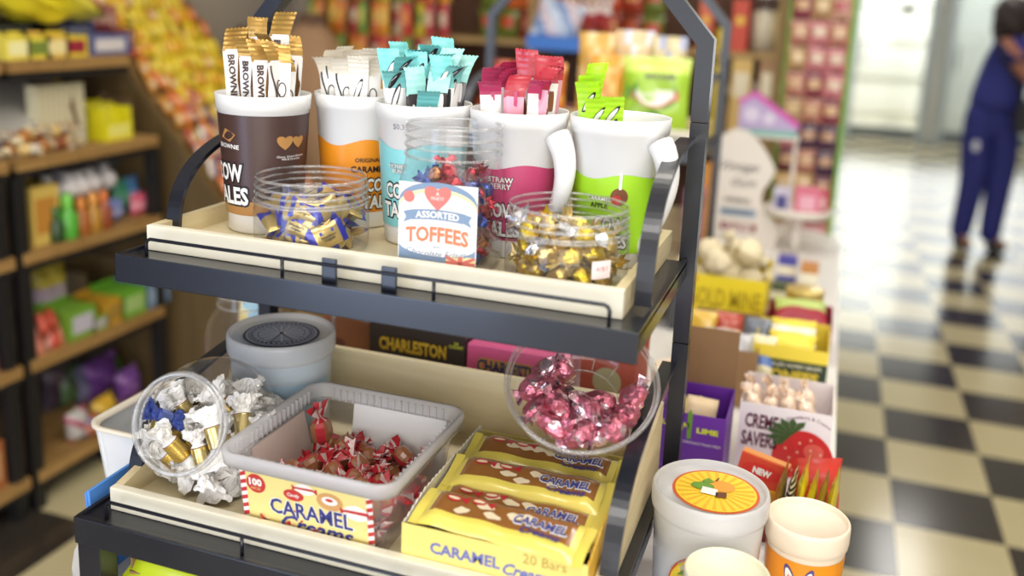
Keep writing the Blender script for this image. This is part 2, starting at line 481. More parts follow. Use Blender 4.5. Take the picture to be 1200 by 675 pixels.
def make_crate(x0, y0, x1, y1, z, hf, hb, label, group=None, t=.011):
    root = empty('wooden_crate', label, 'crate', ((x0 + x1) / 2, (y0 + y1) / 2, z), 0, group)
    L = Matrix.Translation((-(x0 + x1) / 2, -(y0 + y1) / 2, -z))
    m = MB(); m.box(x0 + t, y0 + t, z, x1 - t, y1 - t, z + .008, 0, L); m.build('base_board', PALEWOOD, root)
    m = MB(); m.box(x0, y0, z, x1, y0 + t, z + hf, 0, L, .0015); m.build('front_board', CREAMPAINT, root)
    m = MB(); m.box(x0, y1 - t, z, x1, y1, z + hb, 0, L, .0015); m.build('back_board', PALEWOOD, root)
    for x in (x0, x1 - t):
        m = MB()
        ya, yb = y0 + t, y1 - t
        V = [(x, ya, z), (x + t, ya, z), (x + t, yb, z), (x, yb, z), (x, ya, z + hf), (x + t, ya, z + hf), (x + t, yb, z + hb), (x, yb, z + hb)]
        m.add(V, [(0, 3, 2, 1), (4, 5, 6, 7), (0, 1, 5, 4), (1, 2, 6, 5), (2, 3, 7, 6), (3, 0, 4, 7)], 0, L)
        m.build('side_board', PALEWOODY, root)
    return root
UZ, LZ = 1.1965, .8965
make_crate(-.782, .920, -.184, 1.216, UZ, .0315, .0315, 'shallow pine crate on the upper black tray, holding cups and jars')
make_crate(-.772, .826, -.172, 1.182, LZ, .029, .105, 'pine crate with a tall back board on the lower black tray')
UF, LF = UZ + .0085, LZ + .0085     # crate floors
# ---------------------------------------------------------------- cups of caramel sticks
def to_cam(p): return math.atan2(-p[1], -p[0])
def cylfn(rf, a0, c=(0, 0)):
    """surface function on a round wall: x along the wall, y up"""
    def f(x, y, k=1):
        r = rf(y) + .0007 * k; a = a0 + x / .055
        return Vector((c[0] + r * math.cos(a), c[1] + r * math.sin(a), y))
    return f
def wall_panel(mb, rf, a0, x0, x1, ylo, yhi, mi, k=1, n=48):
    f = cylfn(rf, a0)
    lo = ylo if callable(ylo) else (lambda x: ylo)
    hi = yhi if callable(yhi) else (lambda x: yhi)
    mb.grid(n, 2, lambda u, v: f(x0 + (x1 - x0) * u, lo(x0 + (x1 - x0) * u) * (1 - v) + hi(x0 + (x1 - x0) * u) * v, k), mi)
CH = .18
def cup_r(y, rt=.0598, rb=.0475): return rb + (rt - rb) * y / CH
def wave(base, amp, f=1.0): return lambda x: base + amp * math.sin(x / .0125 * f + 1) + amp * .5 * math.sin(x / .021 * f)
CUPW = mat('white cup plastic', 'F1F0EF', .38, var=.015)
def cup(label, X, Y, art, handle=None, step=False):
    root = empty('mug_tumbler', label, 'cup', (X, Y, UF), 0, 'white tumblers of caramel sticks')
    ac = to_cam((X, Y))
    m = MB()
    prof = [(.0001, .004), (.044, .004), (.0455, 0), (.0475, .003), (cup_r(.022) - (.0015 if step else 0), .022), (cup_r(.024), .025), (cup_r(CH - .02), CH - .02), (cup_r(CH - .02) + .0016, CH - .019), (cup_r(CH) + .0018, CH - .001), (cup_r(CH) + .001, CH), (cup_r(CH) - .0008, CH - .001), (cup_r(CH - .02) - .0015, CH - .02), (.046, .006), (.0001, .006)]
    m.lathe(prof, 56); body = m.build('cup_body', CUPW, root)
    art(body, ac)
    if handle is not None:
        a = ac + handle; c, s = math.cos(a), math.sin(a); P, rad = [], []
        for i in range(17):
            t = i / 16
            rr = cup_r(CH * (.86 - .76 * t)) + .004 - .008 * t + .031 * math.sin(PI * min(1, t * 1.02 + .03)) ** .75 * (1 - .2 * t)
            P.append((rr * c, rr * s, CH * (.86 - .76 * t) + .008 * math.sin(PI * t)))
            rad.append(.0158 - .0085 * t)
        m = MB(); m.tube(P, rad, 14); m.build('handle', CUPW, root)
    return root
TITLE = mat('white print', 'F4F2EE', .4)
BROWNL = mat('dark brown print', '4A3430', .35)
TANL = mat('caramel tan print', 'B4844C', .35)
ORANGEL = mat('orange print', 'EE9420', .35)
AQUAL = mat('aqua print', '8FD8DC', .35)
MAGL = mat('raspberry print', 'BF4470', .35)
LIMEL = mat('lime print', 'A6DB2A', .35)
CHOC = mat('chocolate print', '7A4A2C', .4)
GREYINK = mat('grey ink', '8C8C96', .5)
def cow_title(mb, rf, ac, cx, cy, w, white, ink, lines=('COW', 'TALES')):
    f = cylfn(rf, ac)
    for i, t in enumerate(lines):
        y = cy - i * w * .42
        mb.text(t, lifted(f, 2), h=w * .40, w=w * (.82 if i == 0 else 1), mi=ink, bold=.09, cx=cx, cy=y)
        mb.text(t, lifted(f, 3), h=w * .33, w=w * (.76 if i == 0 else .94), mi=white, bold=.035, cx=cx, cy=y)
def art1(root, ac):
    r = lambda y: cup_r(y)
    m = MB(); f = cylfn(r, ac)
    wall_panel(m, r, ac, -.15, .15, CH * .245, CH * .865, 0); wall_panel(m, r, ac, -.15, .15, CH * .14, CH * .245, 1)
    cow_title(m, r, ac, -.056, CH * .45, .072, 2, 3)
    m.text('BROWNIE', lifted(f, 2), w=.036, mi=2, bold=.02, cx=-.05, cy=CH * .64, rot=-.04)
    m.poly([(-.05 + x, CH * .72 + y) for x, y in ((-.012, -.004), (.004, -.009), (.014, .001), (-.003, .008))], lifted(f, 2), 4)
    for (cx, s) in ((.026, .010), (.046, .0085)):
        m.poly([(cx + s * 1.1 * math.sin(t) ** 3, CH * .68 + s * (.9 * math.cos(t) - .3 * math.cos(2 * t) - .15 * math.cos(3 * t))) for t in [2 * PI * i / 30 for i in range(30)]], lifted(f, 2), 4)
    m.text('Chewy, Caramel Brownie\nMilk & Chocolate', lifted(f, 2), w=.042, mi=2, cx=.036, cy=CH * .565)
    m.build('label', [BROWNL, TANL, TITLE, INK, TANL], root)
def art2(root, ac):
    m = MB(); f = cylfn(cup_r, ac)
    wall_panel(m, cup_r, ac, -.15, .15, CH * .13, wave(CH * .66, .0035), 0)
    m.text('ORIGINAL', lifted(f, 2), w=.036, mi=1, bold=.02, cx=.012, cy=CH * .53)
    m.text('CARAMEL', lifted(f, 2), w=.05, mi=1, bold=.035, cx=.013, cy=CH * .46)
    cow_title(m, cup_r, ac, .03, CH * .34, .056, 2, 1)
    m.build('label', [ORANGEL, INK, TITLE], root)
def art3(root, ac):
    m = MB(); f = cylfn(cup_r, ac)
    wall_panel(m, cup_r, ac, -.15, .15, CH * .135, wave(CH * .72, .0035), 0)
    m.text('HONEY\nBUN', lifted(f, 2), w=.026, mi=1, bold=.06, cx=-.032, cy=CH * .56); m.text('HONEY\nBUN', lifted(f, 3), w=.025, mi=2, bold=.02, cx=-.032, cy=CH * .56)
    cow_title(m, cup_r, ac, -.030, CH * .40, .06, 2, 1)
    m.text('$0.35', lifted(f, 1), w=.02, mi=3, cx=-.028, cy=CH * .85)
    m.build('label', [AQUAL, INK, TITLE, GREYINK], root)
def art4(root, ac):
    m = MB(); f = cylfn(cup_r, ac)
    wall_panel(m, cup_r, ac, -.15, .15, CH * .13, wave(CH * .64, .0028), 0)
    m.text('STRAW\nBERRY', lifted(f, 2), w=.034, mi=1, bold=.06, cx=-.02, cy=CH * .53); m.text('STRAW\nBERRY', lifted(f, 3), w=.032, mi=2, bold=.02, cx=-.02, cy=CH * .53)
    cow_title(m, cup_r, ac, -.02, CH * .34, .056, 2, 1)
    m.build('label', [MAGL, INK, TITLE], root)
def art5(root, ac):
    m = MB(); f = cylfn(cup_r, ac)
    wall_panel(m, cup_r, ac, -.15, .15, CH * .11, wave(CH * .63, .0028), 0)
    m.poly(circ(.004, CH * .5, .0105, 24), lifted(f, 2), 3); m.poly(circ(.001, CH * .48, .006, 20), lifted(f, 3), 4)
    m.poly([(.0028, CH * .55), (.0062, CH * .55), (.0062, CH * .66), (.0028, CH * .66)], lifted(f, 3), 2)
    m.text('CARAMEL', lifted(f, 2), w=.03, mi=1, bold=.06, cx=-.02, cy=CH * .48); m.text('CARAMEL', lifted(f, 3), w=.0295, mi=2, bold=.015, cx=-.02, cy=CH * .48)
    m.text('APPLE', lifted(f, 3), w=.022, mi=1, bold=.02, cx=-.02, cy=CH * .435)
    cow_title(m, cup_r, ac, -.006, CH * .31, .05, 2, 1)
    m.poly(circ(.075, CH * .3, .012, 20, .02), lifted(f, 2), 1); m.poly(circ(.088, CH * .2, .01, 20, .025), lifted(f, 2), 2)
    m.build('label', [LIMEL, INK, TITLE, CHOC, RED], root)
CUPS = {
    'brown': (-.705, 1.06, art1, None, True, 'white tumbler with a dark brown label and tan band, full of gold-ended brownie sticks'),
    'orange': (-.612, 1.15, art2, None, False, 'white tumbler with a wavy orange label, tucked behind the brown and aqua labelled ones'),
    'aqua': (-.494, 1.10, art3, None, False, 'white tumbler with a wavy aqua label, full of turquoise-ended sticks'),
    'pink': (-.367, 1.105, art4, .75, False, 'white handled tumbler with a wavy raspberry pink label'),
    'lime': (-.2425, 1.12, art5, .78, False, 'white handled tumbler with a lime green label and a few green-ended sticks'),
}
for k, (x, y, a, h, st, lb) in CUPS.items(): cup(lb, x, y, a, h, st)

# caramel sticks: a flat film pouch with a crimped coloured end
def stick(name_label, group, body, cap, style, seed, kind):
    rnd = random.Random(seed)
    root = empty('caramel_stick', name_label, 'candy stick', (0, 0, -5), 0, group)
    Cp = {'brown': .024, 'orange': .03, 'aqua': .036, 'pink': .029, 'lime': .038}[kind]; Wd, Ln, Th = .026, .202 - Cp, .0085
    m = MB()
    ph = rnd.random() * 6
    def sk(u, v, sgn):
        x = (u - .5) * Wd; q = max(0, 1 - (2 * u - 1) ** 2) ** .6
        e = min(1, (1 - v) * 7) * min(1, v * 9)
        return (x * (1 - .06 * e), sgn * Th / 2 * q * (.25 + .75 * e) + .0008 * math.sin(v * 23 + ph + u * 5), v * Ln)
    m.grid(8, 16, lambda u, v: sk(u, v, -1), 0); m.grid(8, 16, lambda u, v: sk(1 - u, v, 1), 0)
    def face(x, y, k=1):
        u = x / Wd + .5; v = y / Ln; p = sk(min(.98, max(.02, u)), v, -1)
        return Vector((p[0], p[1] - .0005 * k, p[2]))
    if style == 'brownie':
        for sx in (-1, 1):
            m.poly([(.0045 + x, .147 + y) for x, y in ((0, -.022), (.007, 0), (.001, .024), (-.002, 0))], face, 2)
        m.text('BROWNIE', lifted(face, 2), w=.046, h=.0088, mi=1, bold=.04, cx=-.0035, cy=.150, rot=-PI / 2)
    elif style == 'curves':
        P = [(-.006 + .004 * math.sin(t * 5), .118 + .055 * t) for t in [i / 10 for i in range(11)]]
        m.tube([face(x, y, 1.4) for x, y in P], .0011, 5, 1)
        for (cx, cy, s) in ((.003, .15, .005), (.004, .128, .004)):
            m.tube([face(x, y, 1.4) for x, y in circ(cx, cy, s, 14, s * 1.5)], .0007, 5, 1, closed=True)
    elif style == 'patch':
        m.poly([(-.004 + .005 * math.cos(a) * (1 + .3 * math.sin(3 * a)), .135 + .02 * math.sin(a)) for a in [2 * PI * i / 20 for i in range(20)]], face, 1)
        m.poly([(.005 + .004 * math.cos(a), .155 + .014 * math.sin(a) * (1 + .3 * math.cos(2 * a))) for a in [2 * PI * i / 20 for i in range(20)]], face, 1)
    elif style == 'stripe':
        m.poly([(-.001, .02), (.007, .02), (.005, .179), (.0005, .179)], face, 2)
    elif style == 'ear':
        P = [(.006 * math.sin(t) * .8, .155 + .016 * math.cos(t)) for t in [2 * PI * i / 24 for i in range(24)]]
        m.poly([(x * .9 + (y - .155) * .35, y) for x, y in P], face, 1); m.poly([(x * .55 + (y - .155) * .35, .155 + (y - .155) * .8) for x, y in P], lifted(face, 2), 0)
    m.build('wrapper', body, root)
    m = MB(); bend = rnd.choice((-1.5, -.9, -.5, .3, .9)) * rnd.uniform(.7, 1.2); skw = rnd.uniform(-.3, .3)
    if kind == 'lime': bend *= .35
    def cp(u, v):
        x = (u - .5) * (Wd + .003 * v) + skw * v * Cp; z = Ln + (math.sin(bend * v) / bend) * Cp + .15 * skw * (u - .5) * Wd * v
        zig = .0005 * (1 if int(u * 12 + .5) % 2 else -1) * (v > .95)
        return (x, (1 - math.cos(bend * v)) / bend * Cp + .0012 * math.sin(u * 6 + ph) * v + .00035 * math.sin(v * 34), z + zig - .002)
    m.grid(12, 10, cp, 0, smooth=False)
    if kind in ('aqua', 'lime') and seed % 2 == 0:   # petal-shaped print on the end
        for q, mi, k in ((1, 1, .0006), (.76, 2, .0010)):
            V = []
            for i in range(20):
                t = 2 * PI * i / 20; uu = .5 + .15 * q * math.cos(t); vv = .34 + .33 * q * math.sin(t); p_ = cp(min(.98, max(.02, uu + (vv - .34) * .95)), vv); V.append((p_[0], p_[1] - k, p_[2]))
            m.add(V, [tuple(range(20))], mi)
    m.build('crimped_end', [cap, INK, STW], root)
    return root
STW = mat('white film', 'EFEDEA', .3, coat=.3, bump=.3, scale=60)
STCREAM = mat('cream film', 'F6EEDF', .35, bump=.3, scale=60)
CAPG = mat('matt gold film', 'C39A52', .3, .45, bump=.5, scale=120)
CAPT = mat('turquoise film', '7FD0CE', .32, coat=.3, bump=.4, scale=80)
CAPT2 = mat('pale turquoise film', 'A4DCD6', .32, coat=.3, bump=.4, scale=80)
CAPP = mat('raspberry film', 'C23A68', .3, coat=.4, bump=.4, scale=80)
CAPR = mat('strawberry red film', 'B53542', .3, coat=.4, bump=.4, scale=80)
CAPL = mat('lime film', 'B4E82A', .32, coat=.3, bump=.4, scale=80)
DARKF = mat('dark brown film', '3B3134', .3, coat=.4)
SKIN_P = mat('pink film', 'E39FB0', .3, coat=.3)
LG = {
    'brown': ('gold-ended white brownie stick standing in the brown labelled tumbler', 'sticks in the brown tumbler'),
    'orange': ('white caramel stick with black line art standing in the orange labelled tumbler', 'sticks in the orange tumbler'),
    'aqua': ('turquoise-ended caramel stick standing in the aqua labelled tumbler', 'sticks in the aqua tumbler'),
    'pink': ('raspberry-ended caramel stick standing in the pink labelled tumbler', 'sticks in the pink tumbler'),
    'lime': ('lime-ended caramel stick standing in the lime labelled tumbler', 'sticks in the lime tumbler'),
}
def protos(k, specs): return [stick(*LG[k], b, c, s, i * 7 + len(k), k) for i, (b, c, s) in enumerate(specs)]
PRO = {
    'brown': protos('brown', [([STW, BROWNL, TANL], CAPG, 'brownie'), ([STW, BROWNL, TANL], CAPG, 'curves'), ([STW, BROWNL, TANL], CAPG, 'brownie'), ([STW, BROWNL, TANL], CAPG, 'brownie')]),
    'orange': protos('orange', [([STW, INK, INK], STCREAM, 'curves'), ([STCREAM, INK, INK], STCREAM, 'patch'), ([STW, INK, TANL], STCREAM, 'ear')]),
    'aqua': protos('aqua', [([STW, INK, CAPT], CAPT, 'ear'), ([DARKF, STW, CAPT], CAPT2, 'patch'), ([STW, INK, CAPT2], CAPT, 'patch'), ([DARKF, STW, CAPT], CAPT, 'ear')]),
    'pink': protos('pink', [([STW, INK, CAPP], CAPP, 'stripe'), ([SKIN_P, CHOC, CAPP], CAPR, 'stripe'), ([STW, CHOC, CHOC], CAPR, 'patch'), ([STW, CHOC, CAPP], CAPP, 'stripe')]),
    'lime': protos('lime', [([CAPL, INK, STW], CAPL, 'ear'), ([DARKF, STW, CAPL], CAPL, 'patch')]),
}
# (pixel x of the tip, pixel y of the tip, row behind the cup centre, turn, style)
TIPS = {
    'brown': [(271, 31, -.030, .1, 0), (290, 40, -.034, -.5, 3), (307, 45, -.036, .1, 2), (327, 46, -.032, .6, 1), (340, 50, -.026, -.3, 1), (328, 12, .012, .05, 0), (302, 16, .02, -.2, 1), (315, 36, .0, -.9, 3), (352, 62, -.012, .3, 1), (345, 40, .026, .2, 2)],
    'orange': [(375, 56, -.032, -.3, 0), (388, 48, -.02, .35, 0), (402, 58, -.034, .1, 0), (420, 62, -.036, -.15, 2), (436, 60, -.02, .3, 0), (396, 50, .012, .6, 1), (414, 54, .018, -.4, 1), (431, 52, .02, .2, 1), (379, 58, .02, .8, 2)],
    'aqua': [(461, 66, -.036, .1, 0), (487, 74, -.038, .7, 1), (500, 96, -.042, -.2, 3), (515, 72, -.034, .2, 1), (531, 66, -.028, .5, 2), (452, 56, -.015, -.2, 2), (472, 50, -.01, .1, 0), (492, 60, -.012, -.4, 2), (508, 52, -.01, .4, 3), (523, 50, -.005, -.1, 1), (545, 60, -.012, .5, 0), (490, 42, .012, .15, 0), (508, 36, .016, -.1, 0), (525, 44, .02, .3, 2), (548, 58, .02, -.2, 1), (470, 48, .024, .4, 2), (500, 46, .034, 0, 1)],
    'pink': [(571, 82, -.036, .1, 0), (590, 72, -.02, .9, 3), (603, 84, -.034, -.2, 1), (621, 58, -.018, -.1, 2), (634, 80, -.03, .5, 0), (650, 66, -.016, .3, 2), (575, 66, -.002, .1, 0), (592, 64, .01, .2, 3), (608, 66, .012, -.3, 1), (626, 74, .01, .2, 0), (648, 64, .016, .05, 0), (640, 74, -.034, -.5, 1), (614, 82, .0, -.7, 0), (656, 62, .0, .7, 1), (583, 70, .022, -.2, 1)],
    'lime': [(681, 93, -.03, -.05, 0), (698, 112, -.042, .2, 0), (718, 110, -.036, .1, 0), (676, 72, .008, -.3, 1), (668, 84, .0, .5, 0)],
}
for k, tips in TIPS.items():
    X, Y = CUPS[k][:2]; rnd = random.Random(len(k)); first = [True] * 4
    for (px, py, dy, yaw, st) in tips:
        tip = at_y(px, py, Y + dy)
        off = Vector((tip.x - X, dy, 0))
        if off.length > .044:
            off *= .044 / off.length
        tip = Vector((X + off.x * (1 if abs(off.x) < .04 else .98), Y + off.y, tip.z))
        base = Vector((X + off.x * .66, Y + off.y * .66, UF + .008))
        d = tip - base; L = d.length
        zax = d.normalized(); a = to_cam((X, Y)) + PI / 2 + yaw + rnd.uniform(-.25, .25)
        xax = Vector((math.cos(a), math.sin(a), 0)); xax = (xax - zax * xax.dot(zax)).normalized(); yax = zax.cross(xax)
        Mx = Matrix((xax, yax, zax)).transposed()
        pr = PRO[k][st]
        s = L / .2
        if first[st]: o = pr; first[st] = False; o.location = base; o.rotation_euler = Mx.to_euler(); o.scale = (1, 1, s)
        else: copy_thing(pr, base, Mx.to_euler(), scale=(1, 1, s))

# ---------------------------------------------------------------- jars on the upper crate
def jar_round(label, X, Y, r, h, z0):
    root = empty('candy_jar', label, 'jar', (X, Y, z0))
    m = MB()
    m.lathe([(.0001, .0025), (r * .86, .0025), (r * .9, 0), (r * .98, .003), (r, .01), (r, h * .60), (r * .985, h * .64), (r * .95, h * .665), (r * .945, h)], 64)
    m.build('jar_body', CLEAR, root)
    m = MB()
    for q in (.72, .81, .90): m.tube([(x, y, h * q + .0015 * math.sin(i * PI / 32)) for i, (x, y) in enumerate(circ(0, 0, r * .962, 64))], .0019, 6, 0, None, True)
    m.build('screw_thread', CLEARRING, root)
    m = MB(); m.tube([(x, y, h) for x, y in circ(0, 0, r * .945, 64)], .0018, 8, 0, None, True); m.tube([(x, y, h * .67) for x, y in circ(0, 0, r * .985, 64)], .0016, 8, 0, None, True)
    m.build('rim', CLEARRING, root)
    return root
JA = (-.5996, 1.003); JC = (-.2697, 1.003); JR, JH = .0705, .089
jar_round('short wide clear jar of blue and gold packets, before the brown tumbler', *JA, JR, JH, UF)
j3 = jar_round('short wide clear jar of gold foil candies with a price sticker, before the lime tumbler', *JC, JR, JH, UF)
f = cylfn(lambda y: JR, to_cam(JC))
m = MB(); m.grid(4, 2, lambda u, v: f(.022 + .0185 * u, .022 + .02 * v, 1.5), 0)
m.text('4/$1', lifted(f, 2.2), w=.011, mi=1, cx=.031, cy=.033)
m.build('price_sticker', [mat('pale pink sticker', 'F6E4E2', .6), mat('faint red ink', 'D08A8A', .6)], [x for x in j3.children if x.name.startswith('jar_body')][0])

# flat packets with blue ends
def packet(w, h, t, mats, mfn, seed, art=None):
    m = MB(); rnd = random.Random(seed); ph = rnd.random() * 9
    def sk(u, v, s):
        x, y = (u - .5) * w, (v - .5) * h
        q = (max(0, 1 - abs(2 * u - 1) ** 3) * max(0, 1 - abs(2 * v - 1) ** 4)) ** .7
        return (x, y, s * t / 2 * q + .03 * h * math.sin(u * 7 + ph) * math.sin(v * 5 + ph))
    m.grid(12, 8, lambda u, v: sk(u, v, 1), 0, mfn=mfn); m.grid(12, 8, lambda u, v: sk(1 - u, v, -1), 0, mfn=mfn)
    if art:
        def fn(x, y, k=1):
            p = sk(x / w + .5, y / h + .5, 1); return Vector((p[0], p[1], p[2] + .0004 * k))
        art(m, fn)
    return m
BLUEF = mat('royal blue film', '2A33A8', .28, .2, coat=.4)
PALEGOLD = mat('pale gold film', 'C9AE6A', .27, .55, coat=.3, bump=.4, scale=100)
def wart(m, fn):
    m.poly([(-.009, .004), (.009, .004), (.009, .008), (-.009, .008)], fn, 1)
    m.text("Werther's\nOriginal", lifted(fn, 2), w=.019, mi=2, bold=.02, cx=0, cy=-.002)
endsblue = lambda u, v: 1 if u < .2 or u > .8 else 0
halfblue = lambda u, v: 1 if u < .34 else 0
LGW = ('blue and gold wrapped caramel packet in the short jar before the brown tumbler', 'packets in the blue and gold jar')
PK = []
for i, (mf, ar) in enumerate(((endsblue, wart), (halfblue, None), (endsblue, None))):
    o = packet(.040, .025, .009, None, mf, i + 3, ar).build('wrapped_caramel', [PALEGOLD, BLUEF, INK]); tag(o, LGW[0], 'candy', LGW[1]); PK.append(o)
P = settle(64, .0115, in_cyl(JA[0], JA[1], UF + .004, JR - .0095), seed=4, start=lambda r: (JA[0] + r.uniform(-.04, .04), JA[1] + r.uniform(-.04, .04), UF + r.uniform(.02, .12)))
rnd = random.Random(5)
ac = to_cam(JA)
for i, p in enumerate(P):
    d = Vector((p.x - JA[0], p.y - JA[1], 0)); front = d.normalized().dot(Vector((math.cos(ac), math.sin(ac), 0))) > .3 and d.length > .03
    if front:   # packets against the glass stand facing out
        a = math.atan2(d.y, d.x); e = (Matrix.Rotation(a + PI / 2, 3, 'Z') @ Matrix.Rotation(PI / 2 - .2, 3, 'X') @ Matrix.Rotation(rnd.uniform(-.9, .9), 3, 'Z')).to_euler()
        p = p - d.normalized() * .004
    else: e = Euler((rnd.uniform(-.6, .6), rnd.uniform(-.6, .6), rnd.uniform(0, 6)))
    s = PK[i % 3]
    if i < 3: o = s
    else: o = s.copy(); col.objects.link(o)
    o.location = p; o.rotation_euler = e

fa = ac + .28; o = packet(.046, .029, .009, None, endsblue, 91, wart).build('wrapped_caramel', [PALEGOLD, BLUEF, INK])
tag(o, 'gold caramel packet with readable print pressed flat against the front of its short jar', 'candy')
o.location = (JA[0] + (JR - .0065) * math.cos(fa), JA[1] + (JR - .0065) * math.sin(fa), UF + .028); o.rotation_euler = (Matrix.Rotation(fa + PI / 2, 3, 'Z') @ Matrix.Rotation(PI / 2 - .12, 3, 'X') @ Matrix.Rotation(.38, 3, 'Z')).to_euler()
# twist-wrapped sweets
def twist(L, r, mats, seed, flare=1.6, mid=(0, 1), band=None, n=14):
    """body along X with two pleated twisted ends"""
    m = MB(); rnd = random.Random(seed)
    ph = [rnd.random() * 6 for _ in range(4)]
    xs = [-L / 2, -L * .42, -L * .34, -L * .27, -L * .22, -L * .14, 0, L * .14, L * .22, L * .27, L * .34, L * .42, L / 2]
    rs = [r * flare, r * flare * .8, r * .55, r * .3, r * .75, r * .98, r * 1.03, r * .98, r * .75, r * .3, r * .55, r * flare * .8, r * flare]
    V, F, mm = [], [], []
    for j, (x, q) in enumerate(zip(xs, rs)):
        end = j < 3 or j > 9
        for i in range(n):
            a = 2 * PI * i / n; k = q
            if end: k *= 1 + .45 * (1 if i % 2 else -1) * (.6 + .4 * rnd.random())
            fl = .35 if end else .9
            V.append((x + (rnd.uniform(-1, 1) * .10 * L if j in (0, 12) else 0), k * math.cos(a), k * math.sin(a) * fl + (r * .25 * math.sin(a * 2 + ph[0]) if end else r * .05 * math.sin(a * 5 + ph[1]))))
    for j in range(len(xs) - 1):
        for i in range(n):
            F.append((j * n + i, j * n + (i + 1) % n, (j + 1) * n + (i + 1) % n, (j + 1) * n + i))
            body = 3 < j < 8
            mm.append(band(j, i) if band else (mid[0] if body else mid[1]))
    m.add(V, F, mm, None, False)
    return m
def scatter(protos_, P, seed, tilt=1.0, face=None):
    rnd = random.Random(seed)
    for i, p in enumerate(P):
        s = protos_[i % len(protos_)]
        if i < len(protos_): o = s
        else: o = s.copy(); col.objects.link(o)
        o.location = p
        o.rotation_euler = (rnd.uniform(-3, 3), rnd.uniform(-tilt, tilt), rnd.uniform(-3, 3))
GOLDY = mat('bright yellow foil', 'D9B92E', .25, .75, bump=.8, scale=120)
LGG = ('gold foil twist candy in the short jar with the price sticker', 'gold foil candies in the stickered jar')
GP = []
for i, (a, b) in enumerate(((GOLD, GOLDY), (GOLDY, PALEGOLD), (GOLD, PALEGOLD), (GOLDY, SILVER), (GOLD, GOLDY))):
    o = twist(.048, .0108, None, i + 20, 1.25).build('foil_candy', [a, b]); tag(o, LGG[0], 'candy', LGG[1]); GP.append(o)
P = settle(36, .0135, in_cyl(JC[0], JC[1], UF + .004, JR - .0105), seed=9, start=lambda r: (JC[0] + r.uniform(-.04, .04), JC[1] + r.uniform(-.04, .04), UF + r.uniform(.02, .12)))
scatter(GP, P, 3)

# the tall square jar of toffees
JBX, JBY = -.4117, 1.004
root = empty('toffee_jar', 'tall square clear jar of foil toffees with an ASSORTED TOFFEES label', 'jar', (JBX, JBY, UF))
af = to_cam((JBX, JBY)) - .30
sq = lambda a: 1 / (abs(math.cos(a - af)) ** 5 + abs(math.sin(a - af)) ** 5) ** .2
hw = .0545
m = MB()
m.lathe([(.0001, .003), (hw * .8, .003), (hw * .92, 0), (hw, .006), (hw, .104), (hw * .97, .112)], 72, 0, None, sq)
SH = []
n = 72
for j in range(6):
    t = j / 5
    for i in range(n):
        a = 2 * PI * i / n; r0 = hw * .97 * sq(a); r1 = .0555
        rr = r0 + (r1 - r0) * (t ** .8)
        SH.append((rr * math.cos(a), rr * math.sin(a), .112 + .017 * math.sin(t * PI / 2)))
m.add(SH, [(j * n + i, j * n + (i + 1) % n, (j + 1) * n + (i + 1) % n, (j + 1) * n + i) for j in range(5) for i in range(n)], 0, None, True)
m.lathe([(.0555, .129), (.0555, .168)], 72)
tjar = m.build('jar_body', CLEAR, root)
m = MB()
for z in (.134, .145, .156): m.tube([(x, y, z + .001 * math.sin(i * PI / 36)) for i, (x, y) in enumerate(circ(0, 0, .0565, 64))], .0015, 6, 0, None, True)
m.build('screw_thread', CLEARRING, root)
m = MB(); m.tube([(x, y, .168) for x, y in circ(0, 0, .0555, 64)], .0018, 8, 0, None, True); m.build('rim', CLEARRING, root)
KL = 1.09
nrm = Vector((math.cos(af), math.sin(af), 0)); xr = Vector((-math.sin(af), math.cos(af), 0))
fn0 = plane(nrm * (hw + .0007), xr, (0, 0, 1), .0003)
def fn(a, b, k=1): return fn0(a * KL, .004 + b * KL * 1.01, k)
LW, L0, L1 = .0425, .004, .094
m = MB()
m.poly([(-LW, L0), (LW, L0), (LW, L1), (-LW, L1)], fn, 0)
m.poly([(-LW + .001 + .0 * i, L0 + .001) for i in range(1)] + [(LW - .001, L0 + .001)] + [(LW - .001, L0 + .013 + .008)] + [(LW * .98 * math.cos(t), L0 + .014 + .012 * (1 - math.sin(t))) for t in [PI * i / 16 for i in range(17)]] + [(-LW + .001, L0 + .021)], lifted(fn, 2), 1)
arc = [PI * i / 24 for i in range(25)]
m.poly([(LW * .99 * math.cos(t), .070 + .019 * math.sin(t)) for t in arc] + [(LW * .99 * math.cos(t), .075 + .0205 * math.sin(t)) for t in reversed(arc)], lifted(fn, 2), 1)
m.poly([(LW * .99 * math.cos(t), .066 + .019 * math.sin(t)) for t in arc] + [(LW * .99 * math.cos(t), .070 + .019 * math.sin(t)) for t in reversed(arc)], lifted(fn, 2), 2)
hs = .0145
m.poly([(hs * math.sin(t) ** 3, .081 + hs * (.85 * math.cos(t) - .32 * math.cos(2 * t) - .12 * math.cos(3 * t))) for t in [2 * PI * i / 36 for i in range(36)]], lifted(fn, 4), 3)
m.text('A', lifted(fn, 5), h=.004, mi=0, cx=0, cy=.084); m.text('FINEST', lifted(fn, 5), w=.014, mi=0, cx=0, cy=.079)
m.poly(circ(-.031, .079, .006, 20), lifted(fn, 4), 3)
def arcfn(k, sag): return lambda a, b: fn(a, b + sag * (1 - (a / .04) ** 2), k)
m.poly([(-.030, .051), (.030, .051), (.030, .061), (-.030, .061)], arcfn(4, .004), 1) if False else None
m.grid(16, 1, lambda u, v: arcfn(4, .004)(-.028 + .056 * u, .053 + .0105 * v), 1)
for s in (-1, 1): m.poly([(s * .028, .0535), (s * .037, .051), (s * .034, .0565), (s * .037, .0625), (s * .028, .0635)][::s], arcfn(3, .004), 1)
m.text('ASSORTED', arcfn(5, .004), w=.047, mi=0, bold=.03, cx=0, cy=.0582)
m.text('TOFFEES', arcfn(4, .004), w=.068, h=.0165, mi=4, bold=.03, cx=0, cy=.0375)
m.text('with', lifted(fn, 4), h=.0035, mi=1, cx=0, cy=.0285)
